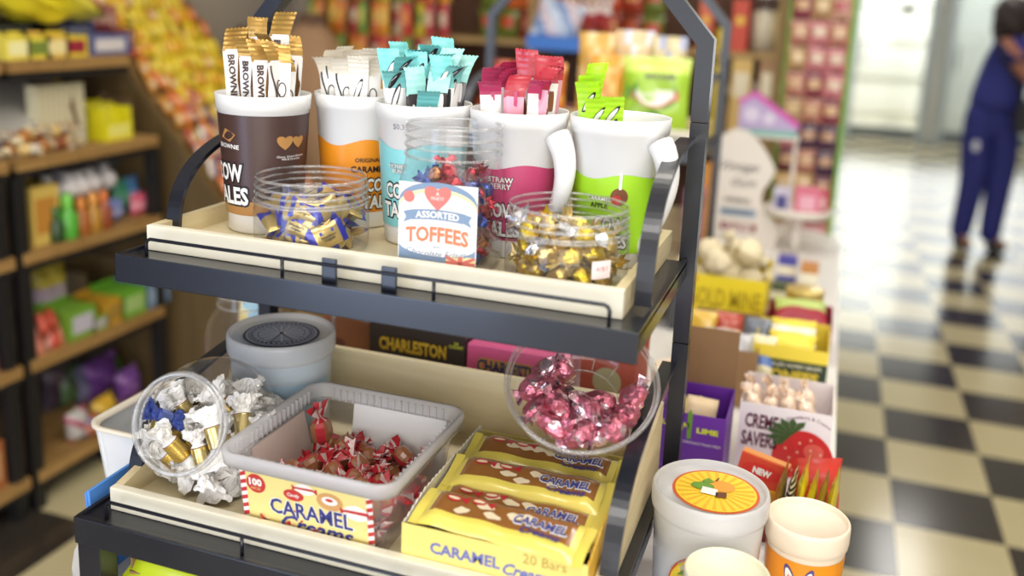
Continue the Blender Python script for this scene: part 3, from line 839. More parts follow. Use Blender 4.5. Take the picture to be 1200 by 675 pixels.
m.text('Chocolate Eclairs', arcfn(4, -.003), w=.066, mi=1, shear=.35, cx=0, cy=.024)
m.text('MADE WITH REAL BUTTER', lifted(fn, 4), w=.034, mi=0, cx=-.018, cy=.0085)
ux, uy = .026, .0125
m.poly([(ux - .016, uy - .008), (ux + .016, uy - .008), (ux + .016, uy + .008), (ux - .016, uy + .008)], lifted(fn, 3), 2)
for s in (-1, 1): m.poly([(ux - .016, uy - .008 * s - .0015 * s), (ux - .013, uy - .008 * s), (ux + .016, uy + .006 * s), (ux + .016, uy + .008 * s), (ux + .013, uy + .008 * s), (ux - .016, uy - .005 * s)][::s], lifted(fn, 4), 3)
m.poly([(ux - .0025, uy - .008), (ux + .0025, uy - .008), (ux + .0025, uy + .008), (ux - .0025, uy + .008)], lifted(fn, 5), 3)
m.poly([(ux - .016, uy - .0025), (ux + .016, uy - .0025), (ux + .016, uy + .0025), (ux - .016, uy + .0025)], lifted(fn, 5), 3)
m.build('label', [mat('label white', 'F4F0EC', .5), mat('slate blue print', '7F96B4', .5), mat('pale yellow print', 'F3E9AE', .5), mat('coral red print', 'DE7870', .5), mat('orange red print', 'E08058', .5)], tjar)
FR_ = mat('red foil', (.42, .025, .04), .25, .7, bump=.9, scale=120); FB_ = mat('blue foil', (.04, .08, .4), .25, .7, bump=.9, scale=120)
FG_ = mat('green foil', (.03, .38, .08), .25, .7, bump=.9, scale=120); FO_ = mat('copper foil', (.5, .2, .08), .25, .7, bump=.9, scale=120)
FP_ = mat('magenta foil', (.6, .05, .22), .25, .7, bump=.9, scale=120); CELLO = thin_plastic('cellophane', tint=(.95, .9, .9), haze=.12, gloss=2.2, rough=.12)
LGT = ('coloured foil toffee in the tall square toffee jar', 'toffees in the square jar')
TP = []
for i, a in enumerate((FR_, FB_, FG_, FR_, FO_, FR_, FB_)):
    o = twist(.044, .0102, None, i + 40, 1.2).build('foil_toffee', [a, a if i % 2 else CELLO]); tag(o, LGT[0], 'candy', LGT[1]); TP.append(o)
Rf = Matrix.Rotation(-af, 3, 'Z'); Rb = Matrix.Rotation(af, 3, 'Z'); JB = Vector((JBX, JBY, 0)); bx = in_box(-hw + .0125, -hw + .0125, UF + .004, hw - .0125, hw - .0125)
P = settle(62, .0118, lambda p, r: Rb @ bx(Rf @ (p - JB), r) + JB, seed=2, start=lambda r: (JBX + r.uniform(-.03, .03), JBY + r.uniform(-.03, .03), UF + r.uniform(.02, .25)), it=300)
scatter(TP, [p for p in P if p.z < UF + .125], 8)
# ---------------------------------------------------------------- lower tier
def loft(mb, rings, mi=0, smooth=True, cap0=False, cap1=False, M=None):
    n = len(rings[0]); V = [p for r in rings for p in r]; F = []
    for j in range(len(rings) - 1):
        for i in range(n): F.append((j * n + i, j * n + (i + 1) % n, (j + 1) * n + (i + 1) % n, (j + 1) * n + i))
    if cap0: F.append(tuple(range(n - 1, -1, -1)))
    if cap1: F.append(tuple(range((len(rings) - 1) * n, len(rings) * n)))
    mb.add(V, F, mi, M, smooth)
def rring(w, d, r, z, n=6): return [(x, y, z) for x, y in rounded(-w, -d, w, d, r, n)]

# round lidded tubs (the one with a wheel on its lid, and those on the table)
def lidded_tub(name, label, cat, X, Y, z, r, h, wall, contents, art=None, lidart=None, lidm=None, group=None):
    root = empty(name, label, cat, (X, Y, z), 0, group)
    rb = r * .86; rw = lambda y: rb + (r * .965 - rb) * y / h
    m = MB(); m.lathe([(.0001, .004), (rb * .95, .004), (rb * .97, 0), (rb, .003), (rw(h - .022), h - .022)], 64, 0); twall = m.build('tub_wall', wall, root)
    if contents: m = MB(); m.lathe([(.0001, .006), (rb * .93, .006), (rw(h * .8) * .955, h * .8), (rw(h * .8) * .8, h * .87), (.0001, h * .89)], 40, 0); m.build('filling', contents, root)
    m = MB()
    m.lathe([(rw(h - .03) + .0005, h - .03), (r * .985, h - .028), (r, h - .022), (r, h - .006), (r * .985, h - .0015), (r * .955, h), (r * .93, h - .001), (r * .915, h - .006), (r * .9, h - .0075), (.0001, h - .0075)], 64, 0)
    lid = m.build('lid', lidm or wall, root)
    if art:
        m = MB(); mats = art(m, cylfn2(rw, to_cam((X, Y)), r), rw, h); m.build('label', mats, twall)
    if lidart:
        a = to_cam((X, Y)) + PI / 2
        m = MB(); mats = lidart(m, plane((0, 0, h - .0072), (math.cos(a), math.sin(a), 0), (-math.sin(a), math.cos(a), 0), .0004), r); m.build('lid_sticker', mats, lid)
    return root
def cylfn2(rw, a0, r):
    def f(x, y, k=1):
        q = rw(y) + .0006 * k; a = a0 + x / r
        return Vector((q * math.cos(a), q * math.sin(a), y))
    return f
TUBC = thin_plastic('milky tub plastic', haze=.76, rough=.25, gloss=.9, hazec=(.95, .95, .96))
TUBW = mat('milky white plastic', 'E8E6E4', .35, subs=.2)
SKYF = mat('pale blue spun sugar', 'B9D6EA', .8, var=.06, bump=.5, scale=60)
WHITEF = mat('white spun sugar', 'F0EEE8', .8, bump=.4, scale=60)
def wheel(m, fn, r):
    m.poly(circ(0, 0, r * .70, 48), fn, 0); m.poly(circ(0, 0, r * .655, 48), lifted(fn, 2), 1)
    for k in range(36):
        a = 2 * PI * k / 36; m.poly(circ(r * .54 * math.cos(a), r * .54 * math.sin(a), r * .028, 8), lifted(fn, 3), 0)
        m.poly(circ(r * .46 * math.cos(a), r * .46 * math.sin(a), r * .016, 6), lifted(fn, 3), 2)
    for k in range(16):
        a = 2 * PI * k / 16; c, s = math.cos(a), math.sin(a); t = .011 * r
        m.poly([(-s * t, c * t), (s * t, -c * t), (r * .44 * c + s * t, r * .44 * s - c * t), (r * .44 * c - s * t, r * .44 * s + c * t)], lifted(fn, 3), 2)
    for q in (.44, .60):
        P = circ(0, 0, r * q, 48); Q = circ(0, 0, r * (q - .012), 48)
        for i in range(48): m.poly([P[i], P[(i + 1) % 48], Q[(i + 1) % 48], Q[i]], lifted(fn, 3), 0)
    for s in (-1, 1): m.poly([(-.012 * r, 0), (.012 * r, 0), (s * r * .2 + .012 * r, -r * .46), (s * r * .2 - .012 * r, -r * .46)], lifted(fn, 4), 0)
    m.poly(circ(0, 0, r * .04, 16), lifted(fn, 5), 0)
    m.poly([(-r * .28, -r * .47), (r * .28, -r * .47), (r * .28, -r * .45), (-r * .28, -r * .45)], lifted(fn, 4), 0)
    return [mat('navy sticker', '2E3656', .4), mat('slate blue sticker', 'AEB9D2', .4), mat('pale sticker line', 'E2E8F2', .4)]
def skyart(m, fn, rw, h):
    f = fn
    m.grid(30, 2, lambda u, v: f(-.05 + .13 * u, h * .2 + h * .42 * v, 1), 0)
    m.text('COTTON CANDY', lifted(f, 2), w=.07, mi=1, cx=.02, cy=h * .42)
    return [mat('pale blue label', 'B4D2E8', .45), NAVY]
pf = at_d(330, 393, 1.315)
lidded_tub('candy_tub', 'round milky tub with a big wheel pictured on its blue lid sticker', 'tub', pf.x, pf.y, LF, .0745, .15, TUBC, SKYF, skyart, wheel, TUBC)

# the leaning globe jar of white taffy
def globe(name, label, C, Rb, mouth, axis, rm, mat_, group=None):
    """fishbowl jar: ball body with a round mouth along axis"""
    root = empty(name, label, 'jar', C, 0, group)
    ax = Vector(axis).normalized(); q = ax.to_track_quat('Z', 'Y').to_matrix().to_4x4()
    L = (Vector(mouth) - Vector(C)).length
    th = math.asin(min(.98, rm * .96 / Rb))
    prof = [(Rb * math.sin(PI - (PI - th) * i / 26) + 1e-5, Rb * math.cos(PI - (PI - th) * i / 26)) for i in range(27)]
    # flatten the base it rests on
    m = MB(); prof += [(rm * .95, Rb * math.cos(th) + .004), (rm * .95, L)]
    m.lathe(prof, 56, 0, q); 
    m.build('jar_body', mat_, root)
    m = MB()
    for k, z in ((1, L), (1.03, L - .006), (.99, L - .013)): m.tube([(x, y, z) for x, y in circ(0, 0, rm * k, 60)], .0026, 8, 0, q, True)
    m.build('rim', CLEARRING, root)
    return root
GC = Vector((-.694, .925, LF + .081)); GM = at_d(207, 497, 1.105)
globe('globe_jar', 'clear globe jar tipped toward the viewer, full of white paper taffies', GC, .078, GM, GM - GC, .0575, CLEAR)
WAX = mat('white waxed paper', 'EFECE8', .5, bump=.8, scale=90, subs=.1)
TAN_ = mat('caramel candy', 'B07B3E', .4)
def taffy(seed, bandm):
    rnd = random.Random(seed); m = MB(); n = 30; V, F, mm = [], [], []
    xs = [-.037, -.0335, -.030, -.0265, -.023, -.0195, -.0165, -.0135, -.0125, -.0115, 0, .0115, .0125, .0135, .0165, .0195, .023, .0265, .030, .0335, .037]
    rs = [.0215, .020, .019, .0165, .0145, .0122, .0108, .0110, .0118, .0118, .012]; rs = rs + rs[-2::-1]
    for j, (x, q) in enumerate(zip(xs, rs)):
        e = max(0, (abs(x) - .014) / .02)
        for i in range(n):
            a = 2 * PI * i / n
            k = q * (1 + .24 * math.sin(a * 3 + seed + x * 90) * min(1, e) + (rnd.uniform(-.17, .17) * min(1, e * 1.6) if e else 0))
            V.append((x + (rnd.uniform(-.003, .003) if e > .3 else 0), k * math.cos(a), k * math.sin(a) * (.62 if e else .9)))
    for j in range(len(xs) - 1):
        for i in range(n):
            F.append((j * n + i, j * n + (i + 1) % n, (j + 1) * n + (i + 1) % n, (j + 1) * n + i))
            mm.append(2 if j in (7, 12) else (1 if 8 <= j <= 11 else 0))
    m.add(V, F, mm)
    m.s = [g == 1 for g in mm]
    return m
LGF = ('white paper taffy with a gold band in the tipped globe jar', 'taffies in the globe jar')
TF = []
for i in range(5):
    o = taffy(i, 1).build('paper_taffy', [WAX, mat('straw gold foil', 'D0AE58', .22, .75, bump=.4, scale=60) if i % 2 else mat('polished gold foil', 'CDB878', .22, .75, bump=.4, scale=60), CHOC]); tag(o, LGF[0], 'candy', LGF[1]); TF.append(o)
P = settle(42, .0158, in_ball(GC, .082, LF + .002), seed=12, start=lambda r: GC + Vector((r.uniform(-.03, .03), r.uniform(-.03, .03), r.uniform(-.03, .06))), it=200)
rnd = random.Random(31)
for i, p in enumerate(P):
    o = TF[i] if i < 5 else TF[i % 5].copy()
    if i >= 5: col.objects.link(o)
    a = rnd.uniform(-1.2, 1.2)
    if p.x > GC.x + .022: a = PI / 2 + rnd.uniform(-.35, .35)
    xv = (RT * math.cos(a) + UP * math.sin(a) - fw * rnd.uniform(-.35, .35)).normalized(); zv = xv.orthogonal().normalized(); yv = zv.cross(xv)
    o.location = p; o.rotation_euler = (Matrix((xv, yv, zv)).transposed() @ Matrix.Rotation(rnd.uniform(0, 6), 3, 'X')).to_euler()
o = taffy(9, 1).build('paper_taffy', [mat('blue waxed paper', '3A4FA0', .45, bump=.6, scale=90), mat('silver blue foil', '6C7FC4', .3, .5), NAVY]); tag(o, 'royal blue paper taffy among the white ones in the globe jar', 'candy')
o.location = at_d(192, 488, 1.15); o.rotation_euler = (.4, .6, 1.0); o.scale = (.62, .75, .75)

# taller jar standing behind it
BJ = (-.868, 1.25)
root = empty('screw_top_jar', 'tall clear open jar standing behind the globe jar, left of the wheel tub', 'jar', (*BJ, TZ))
m = MB(); m.lathe([(.0001, .003), (.06, .003), (.064, 0), (.068, .005), (.068, .17), (.064, .195), (.052, .215), (.046, .222), (.046, .262)], 56); m.build('jar_body', CLEAR, root)
m = MB()
for z in (.228, .245, .262): m.tube([(x, y, z) for x, y in circ(0, 0, .047, 56)], .002, 6, 0, None, True)
m.build('rim', CLEARRING, root)

# ---------------------------------------------------------------- square frosted tub
TX0, TX1, TY0, TY1, TH = -.620, -.400, .826, 1.046, .1005
tcx, tcy = (TX0 + TX1) / 2, (TY0 + TY1) / 2; tw, td = (TX1 - TX0) / 2, (TY1 - TY0) / 2
root = empty('square_tub', 'large square frosted tub of caramels with a yellow 100 pieces label', 'tub', (tcx, tcy, LF))
m = MB()
loft(m, [rring(tw - .024, td - .024, .012, .0), rring(tw - .02, td - .02, .014, .003), rring(tw - .009, td - .009, .018, TH - .016)], 0, True, True)
sqw = m.build('tub_wall', FROST, root)
m = MB()
loft(m, [rring(tw - .0085, td - .0085, .02, TH - .0175), rring(tw + .001, td + .001, .024, TH - .0175), rring(tw + .0025, td + .0025, .025, TH - .003), rring(tw + .001, td + .001, .024, TH), rring(tw - .004, td - .004, .022, TH - .0015), rring(tw - .0075, td - .0075, .02, TH - .02)], 0)
for s in range(4):
    L_ = (tw if s % 2 == 0 else td); D_ = (td if s % 2 == 0 else tw)
    for k in range(17):
        x = (-1 + 2 * (k + .5) / 17) * (L_ - .026); M_ = Matrix.Rotation(PI / 2 * s, 4, 'Z')
        m.box(x - .0012, -D_ + .0055, TH - .02, x + .0012, -D_ + .0095, TH - .004, 0, M_)
m.build('rim', FROSTRIM, root)
def wallplane(side, z0, off=.0008):
    """origin at the wall's middle, z0 high; side 0 front, 1 right, 2 back, 3 left"""
    slope = .011 / (TH - .023)
    nx = [(0, -1), (1, 0), (0, 1), (-1, 0)][side]; d = (td if side % 2 == 0 else tw) - .02 + slope * (z0 - .003)
    n = Vector((nx[0], nx[1], 0)); up = Vector((nx[0] * slope, nx[1] * slope, 1)).normalized(); x = up.cross(n).normalized()
    return plane(n * (d + off) + Vector((0, 0, z0)), x, up, .0004)
YEL = mat('soft yellow label', 'F1E092', .45); STR = mat('red stripe print', 'C9353A', .45); LW_ = mat('label white print', 'F7F3EC', .45)
REDB = mat('red badge print', 'CC3B38', .45); TANP = mat('caramel picture', 'D8A468', .45); NAVYP = mat('navy lettering', '3B3F86', .45); PINKP = mat('pink picture', 'E8A8A0', .45)
m = MB(); fn = wallplane(0, .038); a, b0, b1 = .084, -.032, .0425
m.poly([(-a, b0), (a, b0), (a, b1), (-a, b1)], fn, 0)
for s in (-1, 1):
    x0, x1 = (-a, -a + .0075) if s < 0 else (a - .0075, a)
    for k in range(7):
        y = b0 + (b1 - b0) * k / 7; hh = (b1 - b0) / 14
        m.poly([(x0, y), (x1, y + .003), (x1, y + hh + .003), (x0, y + hh)], lifted(fn, 2), 1)
        m.poly([(x0, y + hh), (x1, min(b1, y + hh + .003)), (x1, min(b1, y + 2 * hh + .003)), (x0, y + 2 * hh)], lifted(fn, 2), 2)
m.poly(circ(-.0635, .026, .0125, 28), lifted(fn, 2), 3); m.text('100', lifted(fn, 4), w=.017, mi=2, bold=.05, cx=-.0635, cy=.0285); m.text('PIECES', lifted(fn, 4), w=.0125, mi=0, cx=-.0635, cy=.020)
m.poly(circ(-.015, .0215, .013, 24, .0075), lifted(fn, 2), 3); m.text('Candy', lifted(fn, 4), w=.016, mi=2, bold=.02, shear=.2, cx=-.015, cy=.0215)
for (cx, cy, sx, sy, ro) in ((.0, .0325, .013, .0075, .3), (.064, .0165, .0165, .0105, .25)):
    m.poly([(cx - sx * 1.2, cy), (cx - sx * .6, cy + sy * .75), (cx, cy + sy), (cx + sx * .6, cy + sy * .7), (cx + sx * 1.2, cy - .001), (cx + sx * .6, cy - sy * .75), (cx, cy - sy), (cx - sx * .6, cy - sy * .8)], lifted(fn, 2), 2)
    m.poly([(cx - sx * .9, cy + sy * .2), (cx + sx * .9, cy + sy * .35), (cx + sx * .9, cy - sy * .05), (cx - sx * .9, cy - sy * .1)], lifted(fn, 3), 1)
    m.poly([(cx - sx * 1.25, cy + .004), (cx - sx * .8, cy), (cx - sx * 1.2, cy - .004)], lifted(fn, 3), 1); m.poly([(cx + sx * 1.25, cy - .004), (cx + sx * .8, cy), (cx + sx * 1.2, cy + .004)], lifted(fn, 3), 1)
m.poly(circ(.031, .0235, .0165, 30, .0115), lifted(fn, 2), 4); m.poly(circ(.031, .025, .010, 24, .0055), lifted(fn, 3), 2); m.poly(circ(.031, .0262, .005, 16, .002), lifted(fn, 4), 3)
m.text('CARAMEL', lifted(fn, 2), w=.108, h=.0225, mi=2, bold=.05, cx=.0055, cy=.002); m.text('CARAMEL', lifted(fn, 3), w=.105, h=.0205, mi=5, bold=.02, cx=.0055, cy=.002)
m.text('Creams', lifted(fn, 3), w=.092, h=.021, mi=5, bold=.02, shear=.35, cx=.012, cy=-.0175)
m.build('front_label', [YEL, STR, LW_, REDB, TANP, NAVYP], sqw)
m = MB(); fn = wallplane(2, .04); m.poly([(-.086, -.034), (.046, -.034), (.046, .043), (-.086, .043)], fn, 0); m.poly([(-.086, -.034), (-.086, .043), (.046, .043), (.046, -.034)], lifted(fn, -8), 0); m.build('back_label', PAPER, sqw)
m = MB(); fn = wallplane(3, .036); m.poly([(-.07, -.03), (.07, -.03), (.055, .043), (-.06, .043)], fn, 0); m.poly([(-.06, .043), (.055, .043), (.07, -.03), (-.07, -.03)], lifted(fn, -8), 0); m.build('side_label', mat('pinkish paper', 'DCCBC2', .6), sqw)
# caramels in clear striped wrappers
STRIPE = mat('red striped wrapper', 'C0303A', .3, coat=.5, bump=.6, scale=100); STW2 = mat('white striped wrapper', 'E9D2CC', .3, coat=.5, bump=.6, scale=100)
CARA = mat('glossy caramel', 'A36A44', .3, coat=.6, var=.25, scale=80)
LGC = ('clear wrapped caramel with red striped ends lying in the square frosted tub', 'caramels in the frosted tub')
def band_cream(j, i): return (2 if i % 7 < 5 else 0) if 3 < j < 8 else (0 if i % 3 else 1)
CP = []
for i in range(4):
    o = twist(.05, .0125, None, i + 60, 1.15, band=band_cream).build('striped_caramel', [STRIPE, STW2, CARA]); tag(o, LGC[0], 'candy', LGC[1]); CP.append(o)
P = settle(66, .0135, in_box(TX0 + .0255, TY0 + .0255, LF + .003, TX1 - .0255, TY1 - .0255), seed=6, it=150, start=lambda r: (r.uniform(TX0 + .03, TX1 - .03), r.uniform(TY0 + .03, TY1 - .03), LF + r.uniform(.02, .09)))
scatter(CP, [p for p in P if p.z < LF + .058], 14)
o = twist(.066, .0145, None, 71, 1.2, band=band_cream).build('striped_caramel', [STRIPE, STW2, CARA]); tag(o, 'clear wrapped caramel with striped ends standing upright above the others in the frosted tub', 'candy')
o.location = at_y(377, 505, TY1 - .055); o.rotation_euler = (.2, PI / 2 - .15, .2)

# ---------------------------------------------------------------- box of caramel bars
BX0, BX1, BY0, BY1 = -.392, -.1845, .838, 1.075
BXH = .066
bx_ = empty('bar_carton', 'yellow open carton of caramel bars printed 20 Bars', 'carton', ((BX0 + BX1) / 2, (BY0 + BY1) / 2, LF))
CY1 = mat('carton yellow', 'F0DD7E', .42, var=.02); CY2 = mat('carton amber yellow', 'EDB93A', .42); CWH = mat('carton inside white', 'E9E3D2', .7)
L = Matrix.Translation((-(BX0 + BX1) / 2, -(BY0 + BY1) / 2, -LF)); t = .0014
m = MB(); m.box(BX0, BY0, LF, BX1, BY0 + t, LF + .056, 0, L); m.box(BX0 + t, BY0 + t, LF, BX1 - t, BY1 - t, LF + t, 1, L)
o = plane(Vector(((BX0 + BX1) / 2, BY0, LF + .034)) + L.to_translation(), (1, 0, 0), (0, 0, 1), .0004)
m.text('CARAMEL', o, w=.08, h=.0135, mi=2, bold=.03, cx=-.03, cy=.001); m.text('Creams', o, w=.056, h=.014, mi=2, bold=.03, shear=.35, cx=.041, cy=-.003); m.text('20 Bars', o, w=.047, mi=3, bold=.0, cx=.058, cy=.014)
m.build('front_panel', [CY1, CWH, mat('periwinkle lettering', '6A74B8', .5), mat('olive lettering', 'B89B4A', .5)], bx_)
m = MB(); m.box(BX0, BY1 - t, LF, BX1, BY1, LF + BXH - .006, 0, L); m.build('back_panel', CY1, bx_)
def zigwall(x, mi, inner):
    m = MB(); n = 44; V, F = [], []
    for i in range(n + 1):
        y = BY0 + t + (BY1 - BY0 - 2 * t) * i / n; h = LF + min(.054 + .05 * i / n, BXH) + (.0022 if i % 2 else 0)
        V += [(x, y, LF), (x + t, y, LF), (x + t, y, h), (x, y, h)]
    for i in range(n):
        for k in range(4): F.append((i * 4 + k, i * 4 + 4 + k, i * 4 + 4 + (k + 1) % 4, i * 4 + (k + 1) % 4))
    F += [(0, 1, 2, 3), (n * 4 + 3, n * 4 + 2, n * 4 + 1, n * 4)]
    m.add(V, F, 0, L); 
    if mi: m.poly([(.0, 0)] and circ(BX1 + .0004, 0, .001, 3), lambda a, b: Vector((BX1 + .0006, BY0 + .02 + b, LF + .02 + (a - BX1) * 1)) + L.to_translation(), 1)
    return m
zigwall(BX1 - t, 0, 0).build('side_panel', CY2, bx_); zigwall(BX0, 0, 0).build('side_panel', CWH, bx_)
# bars
FILM = mat('clear amber film', '9A6634', .2, coat=.9, var=.25, scale=30)
FILMY = mat('yellow bar film', 'ECD862', .3, coat=.5, bump=.3, scale=40)
CREAMC = mat('cream centre', 'F0DDB8', .4, coat=.5)
def bar(label, seed):
    Wb, Db, Tb = .176, .056, .020
    rnd = random.Random(seed); m = MB(); ph = rnd.random() * 6
    def sk(u, v, s):
        x, y = (u - .5) * Wb, (v - .5) * Db
        e = min(1, (u) * 11) * min(1, (1 - u) * 11); q = max(0, 1 - abs(2 * v - 1) ** 5) ** .6
        z = s * Tb / 2 * q * (.12 + .88 * e) + .0012 * math.sin(u * 19 + v * 3 + ph) * (1 if e > .9 else .4)
        return (x, y * (1 - .05 * e), z)
    mf = lambda u, v: 1 if (v < .27 or u < .06 or u > .94) else 0
    m.grid(24, 10, lambda u, v: sk(u, v, 1), 0, mfn=mf); m.grid(24, 10, lambda u, v: sk(1 - u, v, -1), 1)
    for s in (0, 1):   # crimped ends
        m.grid(2, 14, lambda u, v: ((-.5 if s == 0 else .5) * Wb + (u - (1 if s == 0 else 0)) * .011, (v - .5) * Db * 1.02, .0016 * math.sin(v * 5 + ph) + (.0006 if int(u * 2 + .5) % 2 else 0)), 1)
    def fn(x, y, k=1):
        p = sk(x / Wb + .5, y / Db + .5, 1); return Vector((p[0], p[1], p[2] + .0004 * k))
    for k in range(5):
        cx, cy = -.012 + .018 * k + rnd.uniform(-.004, .004) - .03, rnd.uniform(-.006, .012)
        m.poly([(cx + .0085 * math.cos(a) * (1 + .25 * math.sin(2 * a + k)), cy + .0052 * math.sin(a) * (1 + .2 * math.cos(3 * a))) for a in [2 * PI * i / 18 for i in range(18)]], lifted(fn, 2), 2)
    for cx, cy in ((-.060, .012), (-.03, .013)):
        m.poly(circ(cx, cy, .0085, 22, .005), lifted(fn, 3), 3); m.poly(circ(cx, cy, .007, 20, .0022), lifted(fn, 4), 2); m.poly([(cx + .009, cy), (cx + .018, cy + .006), (cx + .017, cy - .006)], lifted(fn, 3), 3)
    m.text('CARAMEL', lifted(fn, 3), w=.062, h=.0155, mi=5, bold=.07, shear=.1, cx=.044, cy=.0035); m.text('CARAMEL', lifted(fn, 4), w=.060, h=.0125, mi=4, bold=.03, shear=.1, cx=.044, cy=.0035)
    m.text('Creams', lifted(fn, 4), w=.045, h=.0095, mi=4, bold=.02, shear=.35, cx=.048, cy=-.0095)
    o = m.build('caramel_bar', [FILM, FILMY, CREAMC, STRIPE, NAVYP, LW_]); tag(o, label, 'candy bar', 'caramel bars in the yellow carton'); return o
bxc = (BX0 + BX1) / 2
for (lb, y, z, tx, rz, ty) in (('yellow wrapped caramel bar at the very front of the open carton, topmost and tilted', .866, .062, .24, -.06, .0),
                           ('yellow wrapped caramel bar half hidden behind the front one in the carton', .908, .050, .22, .0, .0),
                           ('yellow wrapped caramel bar third from the front of the carton', .958, .062, .24, .02, .0),
                           ('yellow wrapped caramel bar at the back of the carton, under the pink candy bowl', 1.018, .063, .22, .01, .0),
                           ('yellow wrapped caramel bar lying low under the others in the carton', .95, .024, .0, .0, 0)):
    o = bar(lb, int(y * 1000)); o.location = (bxc + .0, y, LF + z); o.rotation_euler = (tx, ty, rz)

# ---------------------------------------------------------------- bowl of pink foil candies
BC = at_d(682, 448, 1.09)
el = R(52); tc = Vector((-BC.x, -BC.y, 0)).normalized(); bax = tc * math.cos(el) + Vector((0, 0, math.sin(el)))
root = empty('candy_bowl', 'round clear bowl of pink foil candies tilted on the bar carton', 'bowl', BC)
q = bax.to_track_quat('Z', 'Y').to_matrix().to_4x4(); rb = .088
m = MB(); prof = [(.0001, -.058), (.036, -.058), (.038, -.061), (.042, -.058)] + [(.042 + (rb - .042) * math.sin(PI / 2 * k / 10), -.058 + .058 * (1 - math.cos(PI / 2 * k / 10))) for k in range(1, 11)]
m.lathe(prof, 64, 0, q); m.build('bowl_wall', CLEAR, root)
m = MB(); m.tube([(x, y, 0) for x, y in circ(0, 0, rb, 72)], .0024, 8, 0, q, True); m.tube([(x, y, -.004) for x, y in circ(0, 0, rb - .004, 72)], .0014, 8, 0, q, True); m.tube([(x, y, -.052) for x, y in circ(0, 0, .046, 60)], .0014, 8, 0, q, True)
for k in range(14):
    a = 2 * PI * k / 14; m.tube([(.05 * math.cos(a), .05 * math.sin(a), -.0565), (.068 * math.cos(a), .068 * math.sin(a), -.048)], .0011, 6, 0, q)
m.build('rim', CLEARRING, root)
PINKF = mat('pink foil', 'D47A8C', .28, .7, bump=1, scale=150, var=.25); PALEF = mat('silver pink foil', 'E6C6CE', .24, .8, bump=1, scale=120)
def foilball(seed):
    rnd = random.Random(seed); bm = bmesh.new(); bmesh.ops.create_icosphere(bm, subdivisions=3, radius=.0165)
    for v in bm.verts:
        n_ = noise.noise(v.co * 90 + Vector((seed, 0, 0))); v.co *= 1 + .22 * n_ + .05 * rnd.uniform(-1, 1); v.co.x *= 1.25; v.co.z *= .85
    bm.verts.index_update(); m = MB(); V = [v.co.copy() for v in bm.verts]; F = [[v.index for v in f.verts] for f in bm.faces]
    mi = [1 if noise.noise(f.calc_center_median() * 60 + Vector((0, seed, 3))) > .2 else 0 for f in bm.faces]
    m.add(V, F, mi); bm.free()
    for s in (-1, 1):
        m.grid(6, 3, lambda u, v: (s * (.017 + .011 * v), (u - .5) * (.008 + .016 * v), .004 * math.sin(u * 15 + seed) * (1 + v)), 1, smooth=False)
    return m
LGP = ('pink foil candy in clear wrap piled in the tilted clear bowl', 'pink foil candies in the tilted bowl')
FP2 = []
for i in range(4):
    o = foilball(i).build('foil_candy', [PINKF, PALEF]); tag(o, LGP[0], 'candy', LGP[1]); FP2.append(o)
rnd = random.Random(2)
for i, (px, py, dp) in enumerate(((640, 424, .030), (660, 418, .036), (628, 446, .02), (646, 452, .034), (632, 470, .02), (655, 470, .012), (672, 462, .035), (668, 486, .018), (690, 478, .012), (650, 492, .02), (680, 502, .018), (702, 500, .016), (716, 484, .03), (735, 478, .022), (742, 462, .012), (722, 497, .014), (706, 460, .03))):
    d = ray(px, py); k = (BC - CAM).dot(bax) / d.dot(bax); p = CAM + d * k - bax * dp * .8 + Vector((0, 0, .0))
    s = FP2[i % 4]; o = s if i < 4 else s.copy()
    if i >= 4: col.objects.link(o)
    o.location = p; o.rotation_euler = (rnd.uniform(-3, 3), rnd.uniform(-1, 1), rnd.uniform(-3, 3))

# ---------------------------------------------------------------- under the lower tray, and left of the rack
root = empty('kraft_carton', 'open kraft carton of yellow caramel bags under the lower tray', 'carton', (-.62, .95, TZ))
L = Matrix.Translation((.62, -.95, -TZ)); t = .003
m = MB(); m.box(-.757, .835, TZ, -.48, 1.08, TZ + t, 0, L); m.box(-.757, .835, TZ, -.48, .835 + t, TZ + .022, 0, L); m.box(-.757, 1.08 - t, TZ, -.48, 1.08, TZ + .05, 0, L); m.box(-.757, .838, TZ, -.757 + t, 1.077, TZ + .04, 0, L); m.box(-.48 - t, .838, TZ, -.48, 1.077, TZ + .04, 0, L)
m.build('carton_tray', KRAFT, root)
ACID = mat('acid yellow film', 'CFE02A', .3, coat=.5, bump=.3, scale=30)
def pouch(w, h, t, seed, mfn=None, art=None, nx=14, ny=14, crimp=.1):
    m = MB(); rnd = random.Random(seed); ph = rnd.random() * 9
    def sk(u, v, s):
        x, y = (u - .5) * w, (v - .5) * h
        e = min(1, max(0, (v - crimp * .6) / .18)) * min(1, max(0, (1 - crimp * .6 - v) / .18)); q = max(0, 1 - abs(2 * u - 1) ** 2.6) ** .55
        return (x * (1 - .05 * math.sin(PI * v)), y, s * t / 2 * q * e ** .7 + t * .05 * math.sin(u * 11 + ph + v * 7) + t * .03 * math.sin(v * 19 + ph))
    m.grid(nx, ny, lambda u, v: sk(u, v, 1), 0, mfn=mfn); m.grid(nx, ny, lambda u, v: sk(1 - u, v, -1), 0, mfn=(lambda u, v: mfn(1 - u, v)) if mfn else None)
    if art:
        def fn(x, y, k=1):
            p = sk(x / w + .5, y / h + .5, 1); return Vector((p[0], p[1], p[2] + .0005 * k))
        art(m, fn)
    return m
